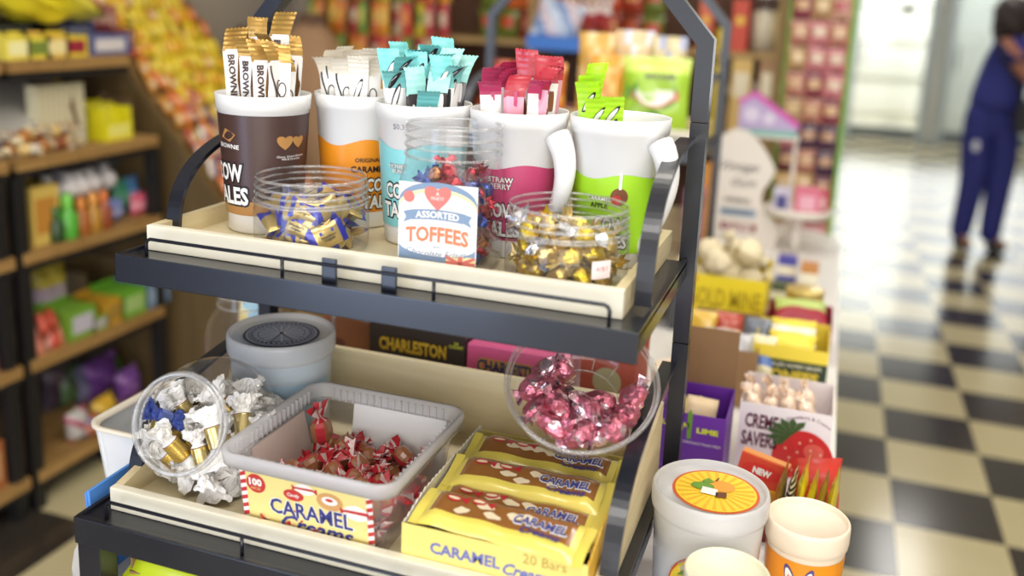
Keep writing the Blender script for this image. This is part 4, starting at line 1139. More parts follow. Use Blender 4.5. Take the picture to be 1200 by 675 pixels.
def acidart(m, fn):
    for x in (-.079, -.069): m.poly([(x, -.045), (x + .005, -.045), (x + .012, .045), (x + .007, .045)], fn, 1)
    for (cx, cy) in ((-.035, .012), (-.018, -.012), (.01, .018)):
        m.poly([(cx - .012, cy - .005), (cx - .008, cy), (cx - .012, cy + .006), (cx, cy + .003), (cx + .012, cy + .006), (cx + .009, cy), (cx + .012, cy - .005), (cx, cy - .003)], fn, 2)
        m.tube([fn(cx + .014 + .012 * math.cos(a), cy + .012 * math.sin(a), 1.5) for a in [2 * PI * i / 14 for i in range(14)]], .0007, 4, 1, None, True)
    m.text('CHEWY\nCARAMEL', lifted(fn, 2), w=.036, mi=1, bold=.03, cx=.045, cy=-.006, shear=.2)
for i, (lb, x, y, z, e) in enumerate((('acid yellow caramel bag with black stripes lying front in the kraft carton', -.668, .868, .053, (.55, .02, -.05)),
                           ('acid yellow caramel bag behind the front one in the kraft carton', -.6, .99, .046, (.15, -.03, .1)))):
    o = pouch(.19, .10, .035, 11 + i, None, acidart).build('candy_bag', [ACID, INK, mat('grey print', 'A9A9A2', .4)]); tag(o, lb, 'candy bag', 'yellow caramel bags under the lower tray'); o.location = (x, y, TZ + z - .012); o.rotation_euler = e
# ribbed white basket and blue folder at the left edge
root = empty('ribbed_basket', 'white ribbed plastic basket at the left table edge beside the globe jar', 'basket', (-.868, 1.05, TZ))
m = MB()
for (k0, k1, z0, z1) in ((.84, 1, 0, .125),):
    n = 72; V, F = [], []
    for j in range(9):
        q = k0 + (k1 - k0) * j / 8; z = z0 + (z1 - z0) * j / 8
        for i, (x, y) in enumerate(rounded(-.066, -.09, .066, .09, .03, 17)): 
            kk = q * (1 - (.035 if i % 4 < 1 else 0)); V.append((x * kk, y * kk, z))
    n = len(V) // 9
    m.add(V, [(j * n + i, j * n + (i + 1) % n, (j + 1) * n + (i + 1) % n, (j + 1) * n + i) for j in range(8) for i in range(n)] + [tuple(range(n - 1, -1, -1))], 0)
m.build('basket_wall', WHITE, root)
m = MB(); loft(m, [rring(.0665, .0905, .03, .121), rring(.070, .094, .033, .123), rring(.070, .094, .033, .128), rring(.064, .088, .03, .128), rring(.062, .086, .03, .121)], 0); m.build('rim', mat('ivory rim plastic', 'F0E6D2', .4), root)
root = empty('blue_folder', 'bright blue card folder leaning on the left of the lower crate', 'folder', (-.805, .93, TZ))
m = MB(); m.box(-.002, -.1, .0, .002, .13, .12, 0, None, .001); m.box(-.0055, -.1, .0, -.0025, .13, .117, 0, None, .001); m.build('cover', mat('bright blue card', '5A98EA', .5), root, None, (0, -.06, .03))
# ---------------------------------------------------------------- goods on the table, right of the rack
PEACHO = mat('orange print', 'EE9420', .35); SUN = mat('sunny yellow sticker', 'F7D53A', .4); SUN2 = mat('deep sunny sticker', 'F2B92A', .4)
def peachlid(m, fn, r):
    m.poly(circ(.006, 0, r * .74, 48), fn, 1); m.poly(circ(.006, 0, r * .69, 48), lifted(fn, 2), 0)
    for k in range(24):
        a = 2 * PI * k / 24; m.poly([(.006 + r * .1 * math.cos(a), r * .1 * math.sin(a)), (.006 + r * .66 * math.cos(a - .05), r * .66 * math.sin(a - .05)), (.006 + r * .66 * math.cos(a + .05), r * .66 * math.sin(a + .05))], lifted(fn, 3), 2)
    m.poly(circ(.012, .012, r * .24, 30, r * .2), lifted(fn, 4), 3); m.poly(circ(-.010, .006, r * .2, 24, r * .13), lifted(fn, 5), 4); m.poly([(-.012, .018), (-.004, .028), (.004, .02), (-.004, .014)], lifted(fn, 5), 4)
    m.poly([(-.012, -.012), (.008, -.015), (.008, .001), (-.010, .004)], lifted(fn, 6), 5); m.poly([(.006, -.018), (.019, -.016), (.019, -.004), (.006, -.006)], lifted(fn, 6), 6)
    m.poly([(.004, .022), (.008, .032), (.0095, .031), (.0065, .022)], lifted(fn, 6), 6)
    return [SUN, mat('red orange ring print', 'D9602A', .4), SUN2, mat('peach print', 'F0A23C', .4), mat('leaf green print', '6C9A34', .4), LW_, mat('cocoa print', '6A3A22', .4)]
def peachwall(m, f, rw, h):
    ell = lambda q: circ(-.004, h * .30, .045 * q, 40, .052 * q)
    m.poly(ell(1), lifted(f, 1), 1); m.poly(ell(.94), lifted(f, 2), 0); m.poly(ell(.62), lifted(f, 3), 3)
    m.poly([(-.034, h * .44), (-.018, h * .54), (.02, h * .58), (.012, h * .5)], lifted(f, 4), 2)
    m.text('PEACH', lifted(f, 5), w=.062, h=.02, mi=4, bold=.0, cx=-.004, cy=h * .36); m.text('candy floss', lifted(f, 5), w=.05, mi=4, shear=.2, cx=-.004, cy=h * .22)
    return [SUN, mat('red orange ring print', 'D9602A', .4), mat('leaf green print', '6C9A34', .4), mat('cream print', 'F6EBC8', .4), mat('maroon ink', '5A2A1E', .4)]
pk = at_d(833, 574, 1.145)
lidded_tub('candy_tub', 'large round white tub with a fruit pictured on its yellow lid', 'tub', pk.x, pk.y, TZ, .0705, pk.z - TZ + .006, TUBC, WHITEF, peachwall, peachlid, TUBC)
def bunnywall(m, f, rw, h):
    m.grid(40, 2, lambda u, v: f(-.14 + .28 * u, h * .1 + h * .62 * v, 1), 0)
    for s in (-1, 1):
        for q, mi, k in ((1.25, 3, 2), (1, 1, 3), (.55, 2, 4)):
            m.poly([(-.004 + s * .009 + x * q + s * (y * q) * .32, h * .52 + y * q) for x, y in [(.0055 * math.cos(t), .017 * math.sin(t)) for t in [2 * PI * i / 20 for i in range(20)]]], lifted(f, k), mi)
    m.poly(circ(-.004, h * .27, .017, 26, .015), lifted(f, 2), 3); m.poly(circ(-.004, h * .27, .015, 26, .013), lifted(f, 3), 1)
    m.poly(circ(.028, h * .33, .009, 20, .017), lifted(f, 3), 4); m.poly(circ(.038, h * .26, .012, 20, .01), lifted(f, 2), 5)
    return [ORANGEL, LW_, PINKP, mat('violet line print', '5A4A8A', .4), SUN, mat('mauve print', 'CDB6D8', .4)]
CREAML = mat('creamy lid plastic', 'F0DFC8', .4, subs=.2); PALEL = mat('pale lime lid', 'EBE8CC', .4, subs=.2)
lidded_tub('candy_tub', 'round tub with an orange label and cream lid, right of the fruit tub', 'tub', .024, 1.10, TZ, .0492, .132, CREAML, None, bunnywall, None, CREAML)
sm = at_d(852, 672, 1.025)
lidded_tub('candy_tub', 'small round tub with a plain pale lid, nearest in front of the fruit tub', 'tub', sm.x, sm.y, TZ, .0465, sm.z - TZ + .004, PALEL, None, None, None, PALEL)

def open_box(name, label, cat, x0, x1, y0, y1, z, h, front, inside, art=None, hb=None, flap=None, group=None, hs=None, side=None):
    """open display carton: front_panel with print, side and back panels, maybe a raised lid flap"""
    cx, cy = (x0 + x1) / 2, (y0 + y1) / 2
    root = empty(name, label, cat, (cx, cy, z), 0, group)
    w, d, t = (x1 - x0) / 2, (y1 - y0) / 2, .0016
    hb = hb or h; hs = hs or h
    m = MB(); m.box(-w, -d, 0, w, -d + t, h, 0)
    fn = plane((0, -d, h / 2), (1, 0, 0), (0, 0, 1), .0004)
    mats = [front]
    if art: mats += art(m, fn, w, h)
    m.build('front_panel', mats, root)
    m = MB(); m.box(-w, -d + t, 0, w, d, t, 0)
    m.box(-w, -d + t, t, -w + t, d, hs, 0); m.box(w - t, -d + t, t, w, d, hs, 0); m.box(-w + t, d - t, t, w - t, d, hb, 0)
    m.build('carton_tray', [side or inside], root)
    if flap:
        fh, tilt, fm = flap
        m = MB(); m.box(-w, -t / 2, 0, w, t / 2, fh, 0); m.build('lid_flap', fm, root, (0, d, hb), (-tilt, 0, 0))
    return root
def span(pl, pr, Y): return at_y(*pl, Y), at_y(*pr, Y)

# purple lemon lime box
PUR = mat('grape purple print', '6A2FA0', .4); LIMEY = mat('lime yellow print', 'D9E23A', .4)
def purart(m, fn, w, h):
    m.text('LEMON', lifted(fn, 2), w=.04, h=.0085, mi=1, bold=.05, cx=-w + .026, cy=h * .36); m.text('LIME', lifted(fn, 2), w=.032, h=.0085, mi=1, bold=.05, cx=w - .026, cy=h * .32)
    m.poly([(w - .056, h * .2), (w - .05, h * .2), (w - .049, h * .5), (w - .053, h * .56), (w - .057, h * .5)], lifted(fn, 2), 2)
    m.text('ARTIFICIALLY FLAVORED', lifted(fn, 2), w=.062, mi=3, cx=w - .036, cy=h * .16)
    for q in (.5, .75, 1):
        P = circ(-.02, -h * .5, .05 * q, 30); Q = circ(-.02, -h * .5, .047 * q, 30)
        for i in range(3, 12): m.poly([P[i], P[i + 1], Q[i + 1], Q[i]], lifted(fn, 1), 4)
    m.text('MIKE', lifted(fn, 2), w=.05, h=.02, mi=5, bold=.14, cx=-.02, cy=-h * .28) if False else m.text('CANDY', lifted(fn, 2), w=.07, h=.018, mi=5, bold=.12, cx=-.012, cy=-h * .30)
    m.text('CANDY', lifted(fn, 3), w=.068, h=.015, mi=6, bold=.03, cx=-.012, cy=-h * .30)
    return [LIMEY, mat('leaf green print', '6C9A34', .4), LW_, mat('light purple print', '8A55BE', .4), INK, mat('sky print', '8CC4EA', .4)]
a, b = span((772, 490), (851, 497), 1.335)
open_box('candy_carton', 'purple LEMON LIME carton with its brown lid flap raised', 'carton', a.x, b.x, 1.335, 1.46, TZ, b.z - TZ + .006, PUR, KRAFTD, purart, None, (.10, -.12, KRAFTD), side=PUR)
CRP = mat('cream film', 'EFE6DA', .35, bump=.3, scale=60)
for i, (lb, px, py, col_, e) in enumerate((('cream candy packet sticking up out of the purple carton', 822, 480, mat('tan film', 'D9C09A', .4), (1.2, .2, .4)), ('pale yellow candy packet lying in the purple carton behind the cream one', 806, 478, mat('butter film', 'EBD98A', .35), (1.0, -.3, -.3)))):
    o = pouch(.05, .06, .012, 30 + i).build('candy_packet', [col_]); tag(o, lb, 'candy packet'); p = at_y(px, py, 1.37 + .035 * i); o.location = (p.x, p.y, p.z - .012); o.rotation_euler = e

# red carton with coins
def redart(m, fn, w, h):
    S = [(.03 * (1 if i % 2 else .84) * math.cos(2 * PI * i / 28), .012 * (1 if i % 2 else .84) * math.sin(2 * PI * i / 28) + h * .28) for i in range(28)]
    m.poly(S, lifted(fn, 1), 2); m.text('NEW', lifted(fn, 3), w=.026, h=.010, mi=3, bold=.06, cx=0, cy=h * .28)
    for (cx, cy, mi) in ((-.018, -h * .02, 4), (.004, -h * .12, 1), (.022, -h * .06, 1)): m.poly(circ(cx, cy, .012, 24, .0095), lifted(fn, 2), mi); m.poly(circ(cx, cy, .009, 20, .007), lifted(fn, 3), 5)
    m.text('CRISPY', lifted(fn, 3), w=.045, h=.011, mi=3, bold=.05, cx=0, cy=-h * .32)
    return [SUN2, mat('scarlet print', 'D8322A', .4), LW_, mat('ochre print', 'B07A2A', .4), mat('amber print', 'D9952E', .4)]
root = empty('candy_carton', 'orange red carton picturing golden coins, leaning before the white carton', 'carton', (0, 0, 0))
m = MB(); m.box(-.034, -.011, 0, .034, .011, .084, 0, None, .001); mats = [mat('orange red carton', 'D9482E', .4)] + redart(m, plane((0, -.011, .042), (1, 0, 0), (0, 0, 1), .0004), .034, .084); m.build('box_body', mats, root)
m = MB(); m.box(-.033, -.01, .084, .033, .01, .0855, 0); m.build('lid_flap', mat('amber carton top', 'DD8A34', .45), root)
p = at_y(884, 574, 1.29); root.location = (p.x - .002, 1.275, TZ + .026); root.rotation_euler = (-.16, .16, -.12)
m = MB(); m.box(-.05, -.028, 0, .044, .03, .024, 0, None, .0015); o = m.build('candy_tin', mat('dark red carton', '8A2A24', .45)); tag(o, 'flat dark red pack under the orange red coin carton', 'candy pack'); o.location = (p.x - .002, 1.275, TZ)

# thin bars standing in a row at the table edge
root = empty('bar_tray', 'low clear tray of upright gold bars at the table edge', 'tray', (.018, 1.25, TZ))
m = MB(); m.box(-.043, -.05, 0, .043, .055, .003).box(-.043, -.05, .003, .043, -.047, .045).box(-.043, .052, .003, .043, .055, .05).box(.040, -.047, .003, .043, .052, .05); m.build('tray_wall', CLEAR, root)
YB = mat('lemon film', 'F0DC2E', .3, coat=.5, bump=.3, scale=40); GB = mat('antique gold film', 'C2A24A', .28, .5, bump=.5, scale=60); CB = mat('ivory film', 'F0EAD2', .35, coat=.3)
bl = ['antique gold wrapped bar standing leftmost in the row at the table edge', 'black and ivory patterned bar standing second in the table edge row', 'tall lemon yellow bar standing in the middle of the table edge row', 'lemon yellow bar standing right of the tallest one', 'gold wrapped bar standing next to the last in the table edge row', 'lemon yellow bar standing outermost right in the table edge row']
for i, (mm_, hh) in enumerate(((GB, .115), (CB, .112), (YB, .125), (YB, .112), (GB, .112), (YB, .118))):
    o = pouch(.06, hh, .011, 60 + i, (lambda u, v: 1 if int(v * 26) % 2 and i == 1 else 0), None, 10, 26).build('candy_bar', [mm_, INK]); tag(o, bl[i], 'candy bar', 'upright bars at the table edge')
    o.location = (-.014 + .0135 * i, 1.252 + .002 * (i % 3), TZ + .004 + hh / 2); o.rotation_euler = (PI / 2 - .02, 0, PI / 2 - .12); o.rotation_euler = (Matrix.Rotation(.10, 3, 'Y') @ Euler((PI / 2 - .02, 0, PI / 2 - .1)).to_matrix()).to_euler()
# red round bag just beyond the row
o = pouch(.075, .09, .022, 77).build('candy_bag', [mat('tomato red film', 'D23A2C', .35, coat=.4)]); tag(o, 'tomato red bag standing behind the upright gold bars at the table edge', 'candy bag'); o.location = (.034, 1.345, TZ + .048); o.rotation_euler = (PI / 2 - .1, 0, .4)

# white strawberry carton
def strart(m, fn, w, h):
    cx = w * .45; r = h * .36
    m.poly([(cx + r * 1.05 * math.cos(t) * (1 - .12 * math.sin(t)), -h * .1 + r * math.sin(t) * .95) for t in [2 * PI * i / 36 for i in range(36)]], lifted(fn, 2), 1)
    m.poly(circ(cx + r * .35, -h * .02, r * .35, 20, r * .3), lifted(fn, 3), 4)
    for k in range(12):
        a = k * 2.4; q = r * .75 * math.sqrt((k + .5) / 12); m.poly(circ(cx + q * math.cos(a), -h * .12 + q * math.sin(a), r * .045, 8), lifted(fn, 4), 5)
    for k in range(7):
        a = PI * .35 + PI * .9 * k / 6; m.poly([(cx - r * .45, h * .16), (cx - r * .45 + r * .62 * math.cos(a - .22), h * .16 + r * .5 * math.sin(a - .22)), (cx - r * .45 + r * .95 * math.cos(a), h * .16 + r * .66 * math.sin(a)), (cx - r * .45 + r * .62 * math.cos(a + .22), h * .16 + r * .5 * math.sin(a + .22))], lifted(fn, 5), 2)
    m.text('CREME', lifted(fn, 2), w=w * .72, h=h * .2, mi=3, bold=.03, cx=-w * .50, cy=h * .27); m.text('SAVERS', lifted(fn, 2), w=w * .78, h=h * .2, mi=3, bold=.03, cx=-w * .52, cy=h * .02)
    m.text('Strawberry & Creme', lambda a, b: fn(a, b - 9 * (a - cx) ** 2, 2), w=w * .95, mi=3, cx=cx * 1.1, cy=h * .42, shear=.2)
    return [mat('strawberry red print', 'CF2F30', .4), mat('stem green print', '3C5A2A', .5), mat('plum lettering', '5E2440', .45), mat('berry highlight print', 'E4665A', .4), mat('seed print', 'EFC9A8', .5)]
a, b = span((862, 484), (976, 497), 1.44)
CBX = (a.x + .006, min(b.x, .062))
WCARD = mat('white carton card', 'EDE8EA', .55)
open_box('candy_carton', 'white CREME SAVERS carton with a large red strawberry', 'carton', CBX[0], CBX[1], 1.44, 1.575, TZ, b.z - TZ + .012, WCARD, mat('white card inside', 'EADFDF', .6), strart)
SW1 = mat('peach swirl film', 'F0CFAE', .3, coat=.5, bump=.4); SW2 = mat('pink cream film', 'F3E2D2', .3, coat=.4)
LGS = ('peach and cream swirled roll standing in the white strawberry carton', 'rolls in the strawberry carton')
SP = []
for i in range(2):
    o = twist(.06, .0125, None, 90 + i, 1.1, band=lambda j, k: (j + k) % 2).build('swirl_roll', [SW1, SW2]); tag(o, LGS[0], 'candy', LGS[1]); SP.append(o)
rnd = random.Random(8)
zc = b.z - TZ + .012
for i in range(8):
    o = SP[i % 2] if i < 2 else SP[i % 2].copy()
    if i >= 2: col.objects.link(o)
    o.location = (CBX[0] + .018 + .0275 * (i % 4), 1.472 + .045 * (i // 4), TZ + zc - .008 + rnd.uniform(-.006, .004)); o.rotation_euler = (rnd.uniform(-.3, .3), PI / 2 - .3 + rnd.uniform(-.25, .25), rnd.uniform(-.2, .2))

# green and yellow HONEES box, red and green box, tin, small blue box
def flat_text(t1, t2, c1, c2, strip, top=.06, y1=-.22, y2=.22, k=.26):
    def art(m, fn, w, h):
        m.poly([(-w, -h / 2), (w, -h / 2), (w, h * top), (-w, h * top)], lifted(fn, 1), 1)
        m.text(t1, lifted(fn, 3), w=w * 1.6, h=h * k, mi=2, bold=.05, cx=0, cy=h * y1)
        if t2: m.text(t2, lifted(fn, 3), w=w * 1.7, mi=3, bold=.02, cx=0, cy=h * y2)
        return [strip, c1, c2]
    return art
DKG = mat('dark bottle green print', '23391F', .45); HYEL = mat('honey yellow card', 'F2DA4A', .45); HGOLD = mat('honey gold lettering', 'D8BE3A', .45); CRIM = mat('crimson card', 'A3283A', .45); GRN = mat('kelly green print', '3E8A46', .45)
a, b = span((884, 401), (972, 412), 1.735)
open_box('candy_carton', 'green and yellow HONEES carton right of the kraft carton', 'carton', a.x, b.x, 1.735, 1.90, TZ, a.z - TZ, HYEL, HYEL, flat_text('HONEES', 'MILK FILLED HONEY DROPS', HGOLD, CB, DKG, .29, .04, .21, .19))
for i in range(3):
    o = pouch(.085, .052, .02, 100 + i).build('candy_packet', [(HYEL, CB, HYEL)[i]]); tag(o, ('yellow packet at the front of the HONEES carton', 'ivory packet in the middle of the HONEES carton', 'yellow packet at the back of the HONEES carton')[i], 'candy packet', 'packets in the honey carton'); o.location = ((a.x + b.x) / 2, 1.775 + .042 * i, a.z - .004); o.rotation_euler = (.5, 0, .05 * i)
a, b = span((899, 362), (977, 370), 2.0)
open_box('candy_carton', 'crimson and green carton behind the HONEES carton', 'carton', a.x, b.x, 2.0, 2.15, TZ, .085, CRIM, CRIM, flat_text('JAWBUSTERS', 'LEMON', CB, HYEL, GRN), hb=.085)
o = pouch(.11, .09, .03, 121, lambda u, v: 1 if v > .4 else 0).build('candy_bag', [CRIM, mat('pale lime film', 'BFD27A', .4)]); tag(o, 'crimson and pale lime bag lying on top of the crimson carton', 'candy bag'); o.location = ((a.x + b.x) / 2, 2.075, TZ + .088); o.rotation_euler = (.3, 0, .1)
p = at_y(943, 345, 2.25)
root = empty('round_tin', 'round yellow and blue tin behind the crimson carton', 'tin', (p.x, 2.25, TZ))
m = MB(); m.lathe([(.0001, 0), (.041, 0), (.0425, .003), (.0425, .028)], 40, 0); m.lathe([(.0425, .028), (.0425, .075)], 40, 1); m.build('tin_body', [mat('tin blue print', '5B9BD0', .3, .2), mat('tin yellow print', 'EBD04A', .3, .2)], root)
m = MB(); m.lathe([(.0425, .075), (.044, .076), (.044, .088), (.042, .09), (.0001, .09)], 40); m.build('lid', mat('tin lid gold', 'D8C070', .3, .4), root)
for (lb, px, py, Y, w, h, cc) in (('small violet blue carton behind the round tin, near the white sign', 925, 291, 2.62, .05, .07, '4A4AA8'), ('tan and orange carton right of the violet blue one', 951, 297, 2.55, .045, .075, 'C98A4A'), ('dark green carton behind the yellow gold pouch carton', 918, 318, 2.4, .05, .055, '4A5A3A')):
    root = empty('candy_carton', lb, 'carton'); p = at_y(px, py, Y); root.location = (p.x, Y, TZ)
    m = MB(); m.box(-w / 2, -.03, 0, w / 2, .03, h, 0, None, .001); m.build('box_body', mat('card ' + cc, cc, .45), root)
    m = MB(); m.box(-w / 2, -.031, h * .35, w / 2, -.03, h * .75, 0); m.build('label', CB, root)

# yellow GOLD MINE carton with cloth pouches
GM1 = mat('mine yellow card', 'EFD82A', .45); OLV = mat('olive gold ink', 'B9A01E', .5)
def gmart(m, fn, w, h):
    m.text('GOLD MINE', lifted(fn, 2), w=w * 1.8, h=h * .30, mi=1, bold=.02, cx=0, cy=h * .16); m.text('BUBBLE GUM NUGGETS', lifted(fn, 2), w=w * 1.6, mi=1, cx=0, cy=-h * .14)
    m.text('24 COUNT', lifted(fn, 2), w=w * .8, mi=1, cx=0, cy=-h * .32)
    m.poly([(-w * .98, h * .38), (-w * .7, h * .38), (-w * .7, h * .48), (-w * .98, h * .48)], lifted(fn, 2), 2)
    return [OLV, mat('faded red print', 'D07A4A', .5)]
a, b = span((803, 322), (899, 331), 2.06)
gmh = b.z - TZ
open_box('pouch_carton', 'bright yellow GOLD MINE carton full of cream cloth pouches', 'carton', a.x, b.x, 2.06, 2.26, TZ, gmh, GM1, GM1, gmart)
CLOTH = mat('cream cotton cloth', 'E3D6B4', .9, bump=.5, scale=120, var=.06)
def sack(seed, s=1):
    rnd = random.Random(seed); m = MB(); ph = rnd.random() * 6
    prof = [(.0001, -.03), (.017, -.03), (.027, -.022), (.031, -.006), (.028, .010), (.018, .022), (.009, .028), (.010, .034), (.019, .046), (.0001, .040)]
    def shape(a): return 1 + .10 * math.sin(3 * a + ph) + .06 * math.sin(7 * a + ph * 2)
    m.lathe(prof, 24, 0, Matrix.Scale(s, 4), shape)
    return m
SK = []
for i in range(2):
    o = sack(i).build('cloth_pouch', [CLOTH]); tag(o, 'cream cloth pouch heaped in the yellow gold pouch carton', 'pouch', 'cloth pouches in the yellow carton'); 
    t_ = MB(); t_.tube([(x, y, .028) for x, y in circ(0, 0, .0105, 14)], .0014, 5, 0, None, True); t_.build('drawstring', mat('brown string', '7A5A36', .8), o); SK.append(o)
P = settle(17, .028, in_box(a.x + .004, 2.065, TZ + .02, b.x - .004, 2.255), seed=3, it=120, start=lambda r: (r.uniform(a.x + .03, b.x - .03), r.uniform(2.09, 2.23), TZ + r.uniform(.05, .3)))
rnd = random.Random(4)
for i, p in enumerate(P):
    e = (rnd.uniform(-1.6, 1.6), rnd.uniform(-1.2, 1.2), rnd.uniform(-3, 3))
    if i < 2: o = SK[i]; o.location = p; o.rotation_euler = e
    else: copy_thing(SK[i % 2], p, e)

# kraft carton of mixed packets
a, b = span((796, 402), (888, 414), 1.70)
open_box('kraft_carton', 'kraft carton of grey, red and yellow packets behind the purple carton', 'carton', a.x, b.x, 1.70, 1.93, TZ, b.z - TZ, KRAFT, KRAFTD, None, side=KRAFT)
for i, (cc, n_) in enumerate((('C8362E', 'red packet standing at the left in the kraft carton'), ('8E9098', 'grey packet in the middle of the kraft carton'), ('B9B8BC', 'silver grey packet right of the middle in the kraft carton'), ('E4DDB8', 'ivory and blue packet at the right end of the kraft carton'), ('D8B03A', 'golden packet at the back of the kraft carton'), ('B44A3A', 'brick red packet at the back left of the kraft carton'), ('6E7480', 'slate packet lying behind the grey one in the kraft carton'))):
    o = pouch(.055, .085, .02, 130 + i, lambda u, v: 1 if .3 < v < .6 else 0).build('candy_packet', [mat('film ' + cc, cc, .35, coat=.4), mat('film band ' + cc, ('F2E4C8', '4A5A90', 'D8D8DC', '5A7AB8', 'C8902A', 'E8C8A8', '9AA0AA')[i], .35)]); tag(o, n_, 'candy packet', 'packets in the kraft carton')
    row = 0 if i < 4 else 1
    o.location = (a.x + .026 + .04 * (i if row == 0 else (i - 4) * 1.3), 1.735 + .085 * row + .01 * (i % 2), b.z - .022 + .008 * row); o.rotation_euler = (PI / 2 - .6, .1 * (i % 3 - 1), .25 * (i % 3 - 1))
# cream lid seen past the rack post
lidded_tub('candy_tub', 'small cream tub half hidden behind the right rack post', 'tub', at_y(797, 425, 1.42).x - .012, 1.53, TZ, .05, .125, CREAML, None, None, None, CREAML)

# standing sign with a tray of gum
SY = 2.98
sgn = empty('gum_display', 'cream Vintage Gum display stand with a curved top and side tray', 'display stand', (at_y(865, 275, SY).x, SY, TZ))
ox = sgn.location.x
SIGN = mat('cream painted display', 'E6DED4', .5)
pts = [(838, 284), (838, 178), (846, 158), (862, 150), (878, 154), (893, 170), (903, 186), (909, 200), (903, 212), (895, 222), (892, 234), (896, 246), (906, 258), (912, 272), (908, 287)]
pl = [((at_y(x, y, SY).x - ox), (at_y(x, y, SY).z - TZ)) for x, y in pts]; pl[0] = (pl[0][0], 0); pl[-1] = (pl[-1][0], 0)
m = MB(); m.prism(pl, -.009, .009, 0, Matrix.Rotation(PI / 2, 4, 'X'))
fn = plane((0, -.0095, 0), (1, 0, 0), (0, 0, 1), .0006)
def S(x, y): q = at_y(x, y, SY); return q.x - ox, q.z - TZ
c_ = S(868, 196); m.text('Vintage', fn, w=.115, mi=1, shear=.5, cx=c_[0], cy=c_[1], rot=.0); c_ = S(872, 213); m.text('Gum', fn, w=.075, mi=1, shear=.5, cx=c_[0], cy=c_[1])
for (y0, mi, tx) in ((234, 4, 'ORIGINAL'), (248, 2, 'BLACK JACK'), (265, 3, 'CLOVE')):
    c_ = S(865, y0); w_ = .055
    if mi != 4: m.poly([(c_[0] - w_, c_[1] - .013), (c_[0] + w_, c_[1] - .013), (c_[0] + w_, c_[1] + .013), (c_[0] - w_, c_[1] + .013)], fn, mi)
    m.text(tx, lifted(fn, 2), w=w_ * 1.5, mi=(5 if mi == 3 else 1), bold=.03, cx=c_[0], cy=c_[1])
m.build('sign_panel', [SIGN, mat('dark ink', '3A343A', .5), mat('dusty blue band', '8FA2B8', .5), mat('wine band', '8A2E3C', .5), SIGN, LW_], sgn)
c_ = S(935, 246); tx, tz = c_[0], c_[1]
m = MB(); m.lathe([(.0001, 0), (.085, 0), (.1, .012), (.102, .028), (.095, .028), (.088, .010), (.0001, .006)], 40, 0, Matrix.Translation((tx, -.02, tz - .016)) @ Matrix.Diagonal((1, .75, 1, 1))); m.tube([(tx, 0, 0), (tx, 0, tz - .016)], .018, 10); m.build('side_tray', SIGN, sgn)
p = at_y(935, 250, SY)
for i, (lb, dx, dy, w, h, c1, c2) in enumerate((('clear lidded box of pink gum on the display tray', .025, -.03, .075, .10, 'D8748C', 'E8B0C0'), ('pale violet gum pack on the display tray, left of the pink box', -.05, -.02, .05, .09, 'C9C2D6', '4A4A86'), ('rose gum pack at the back of the display tray', .06, .03, .05, .085, 'C0485C', 'E6C8C8'))):
    root = empty('gum_pack', lb, 'gum pack', (p.x + dx, SY - .02 + dy, p.z - .006))
    m = MB(); m.box(-w / 2, -.016, 0, w / 2, .016, h, 0, None, .002); m.build('pack_body', mat('gum ' + c1, c1, .45), root)
    m = MB(); m.box(-w * .3, -.0175, h * .3, w * .3, -.016, h * .75, 0); m.build('label', mat('gum ' + c2, c2, .45), root)
# carton with magenta top resting above the sign on a small stand
p0 = at_y(900, 158, 3.15)
st = empty('wire_stand', 'slim pale stand carrying the lilac carton behind the sign', 'stand', (p0.x, 3.15, TZ))
m = MB(); m.box(-.1, -.05, p0.z - TZ - .006, .1, .06, p0.z - TZ); m.build('shelf_plate', SIGN, st)
for s in (-1, 1): m = MB(); m.box(s * .09 - .006, -.006, 0, s * .09 + .006, .006, p0.z - TZ - .006); m.build('leg', SIGN, st)
root = empty('candy_carton', 'lilac candy carton with a slanting magenta lid, on the stand above the sign', 'carton', (p0.x, 3.15, p0.z))
m = MB(); V = [(-.095, 0), (.09, 0), (.09, .035), (-.05, .13), (-.095, .10)]
m.prism(V, -.03, .03, 0, Matrix.Rotation(PI / 2, 4, 'X')); fn = plane((0, -.0305, 0), (1, 0, 0), (0, 0, 1), .0006)
m.poly([(-.095, 0), (.09, 0), (.09, .022), (-.095, .018)], fn, 1); m.poly(circ(-.055, .065, .025, 20), fn, 2); m.poly(circ(.0, .055, .02, 20), fn, 2); m.build('box_body', [mat('lilac card', 'B9A6CF', .45), mat('teal card edge', '7FB0A8', .45), mat('pale lilac print', 'D9CFE4', .45)], root)
m = MB(); m.sweep([(.092, 0, .036), (-.052, 0, .132), (-.097, 0, .102)], .064, .012, (0, 1, 0)); m.build('lid', mat('magenta card', 'D65AB8', .45), root)

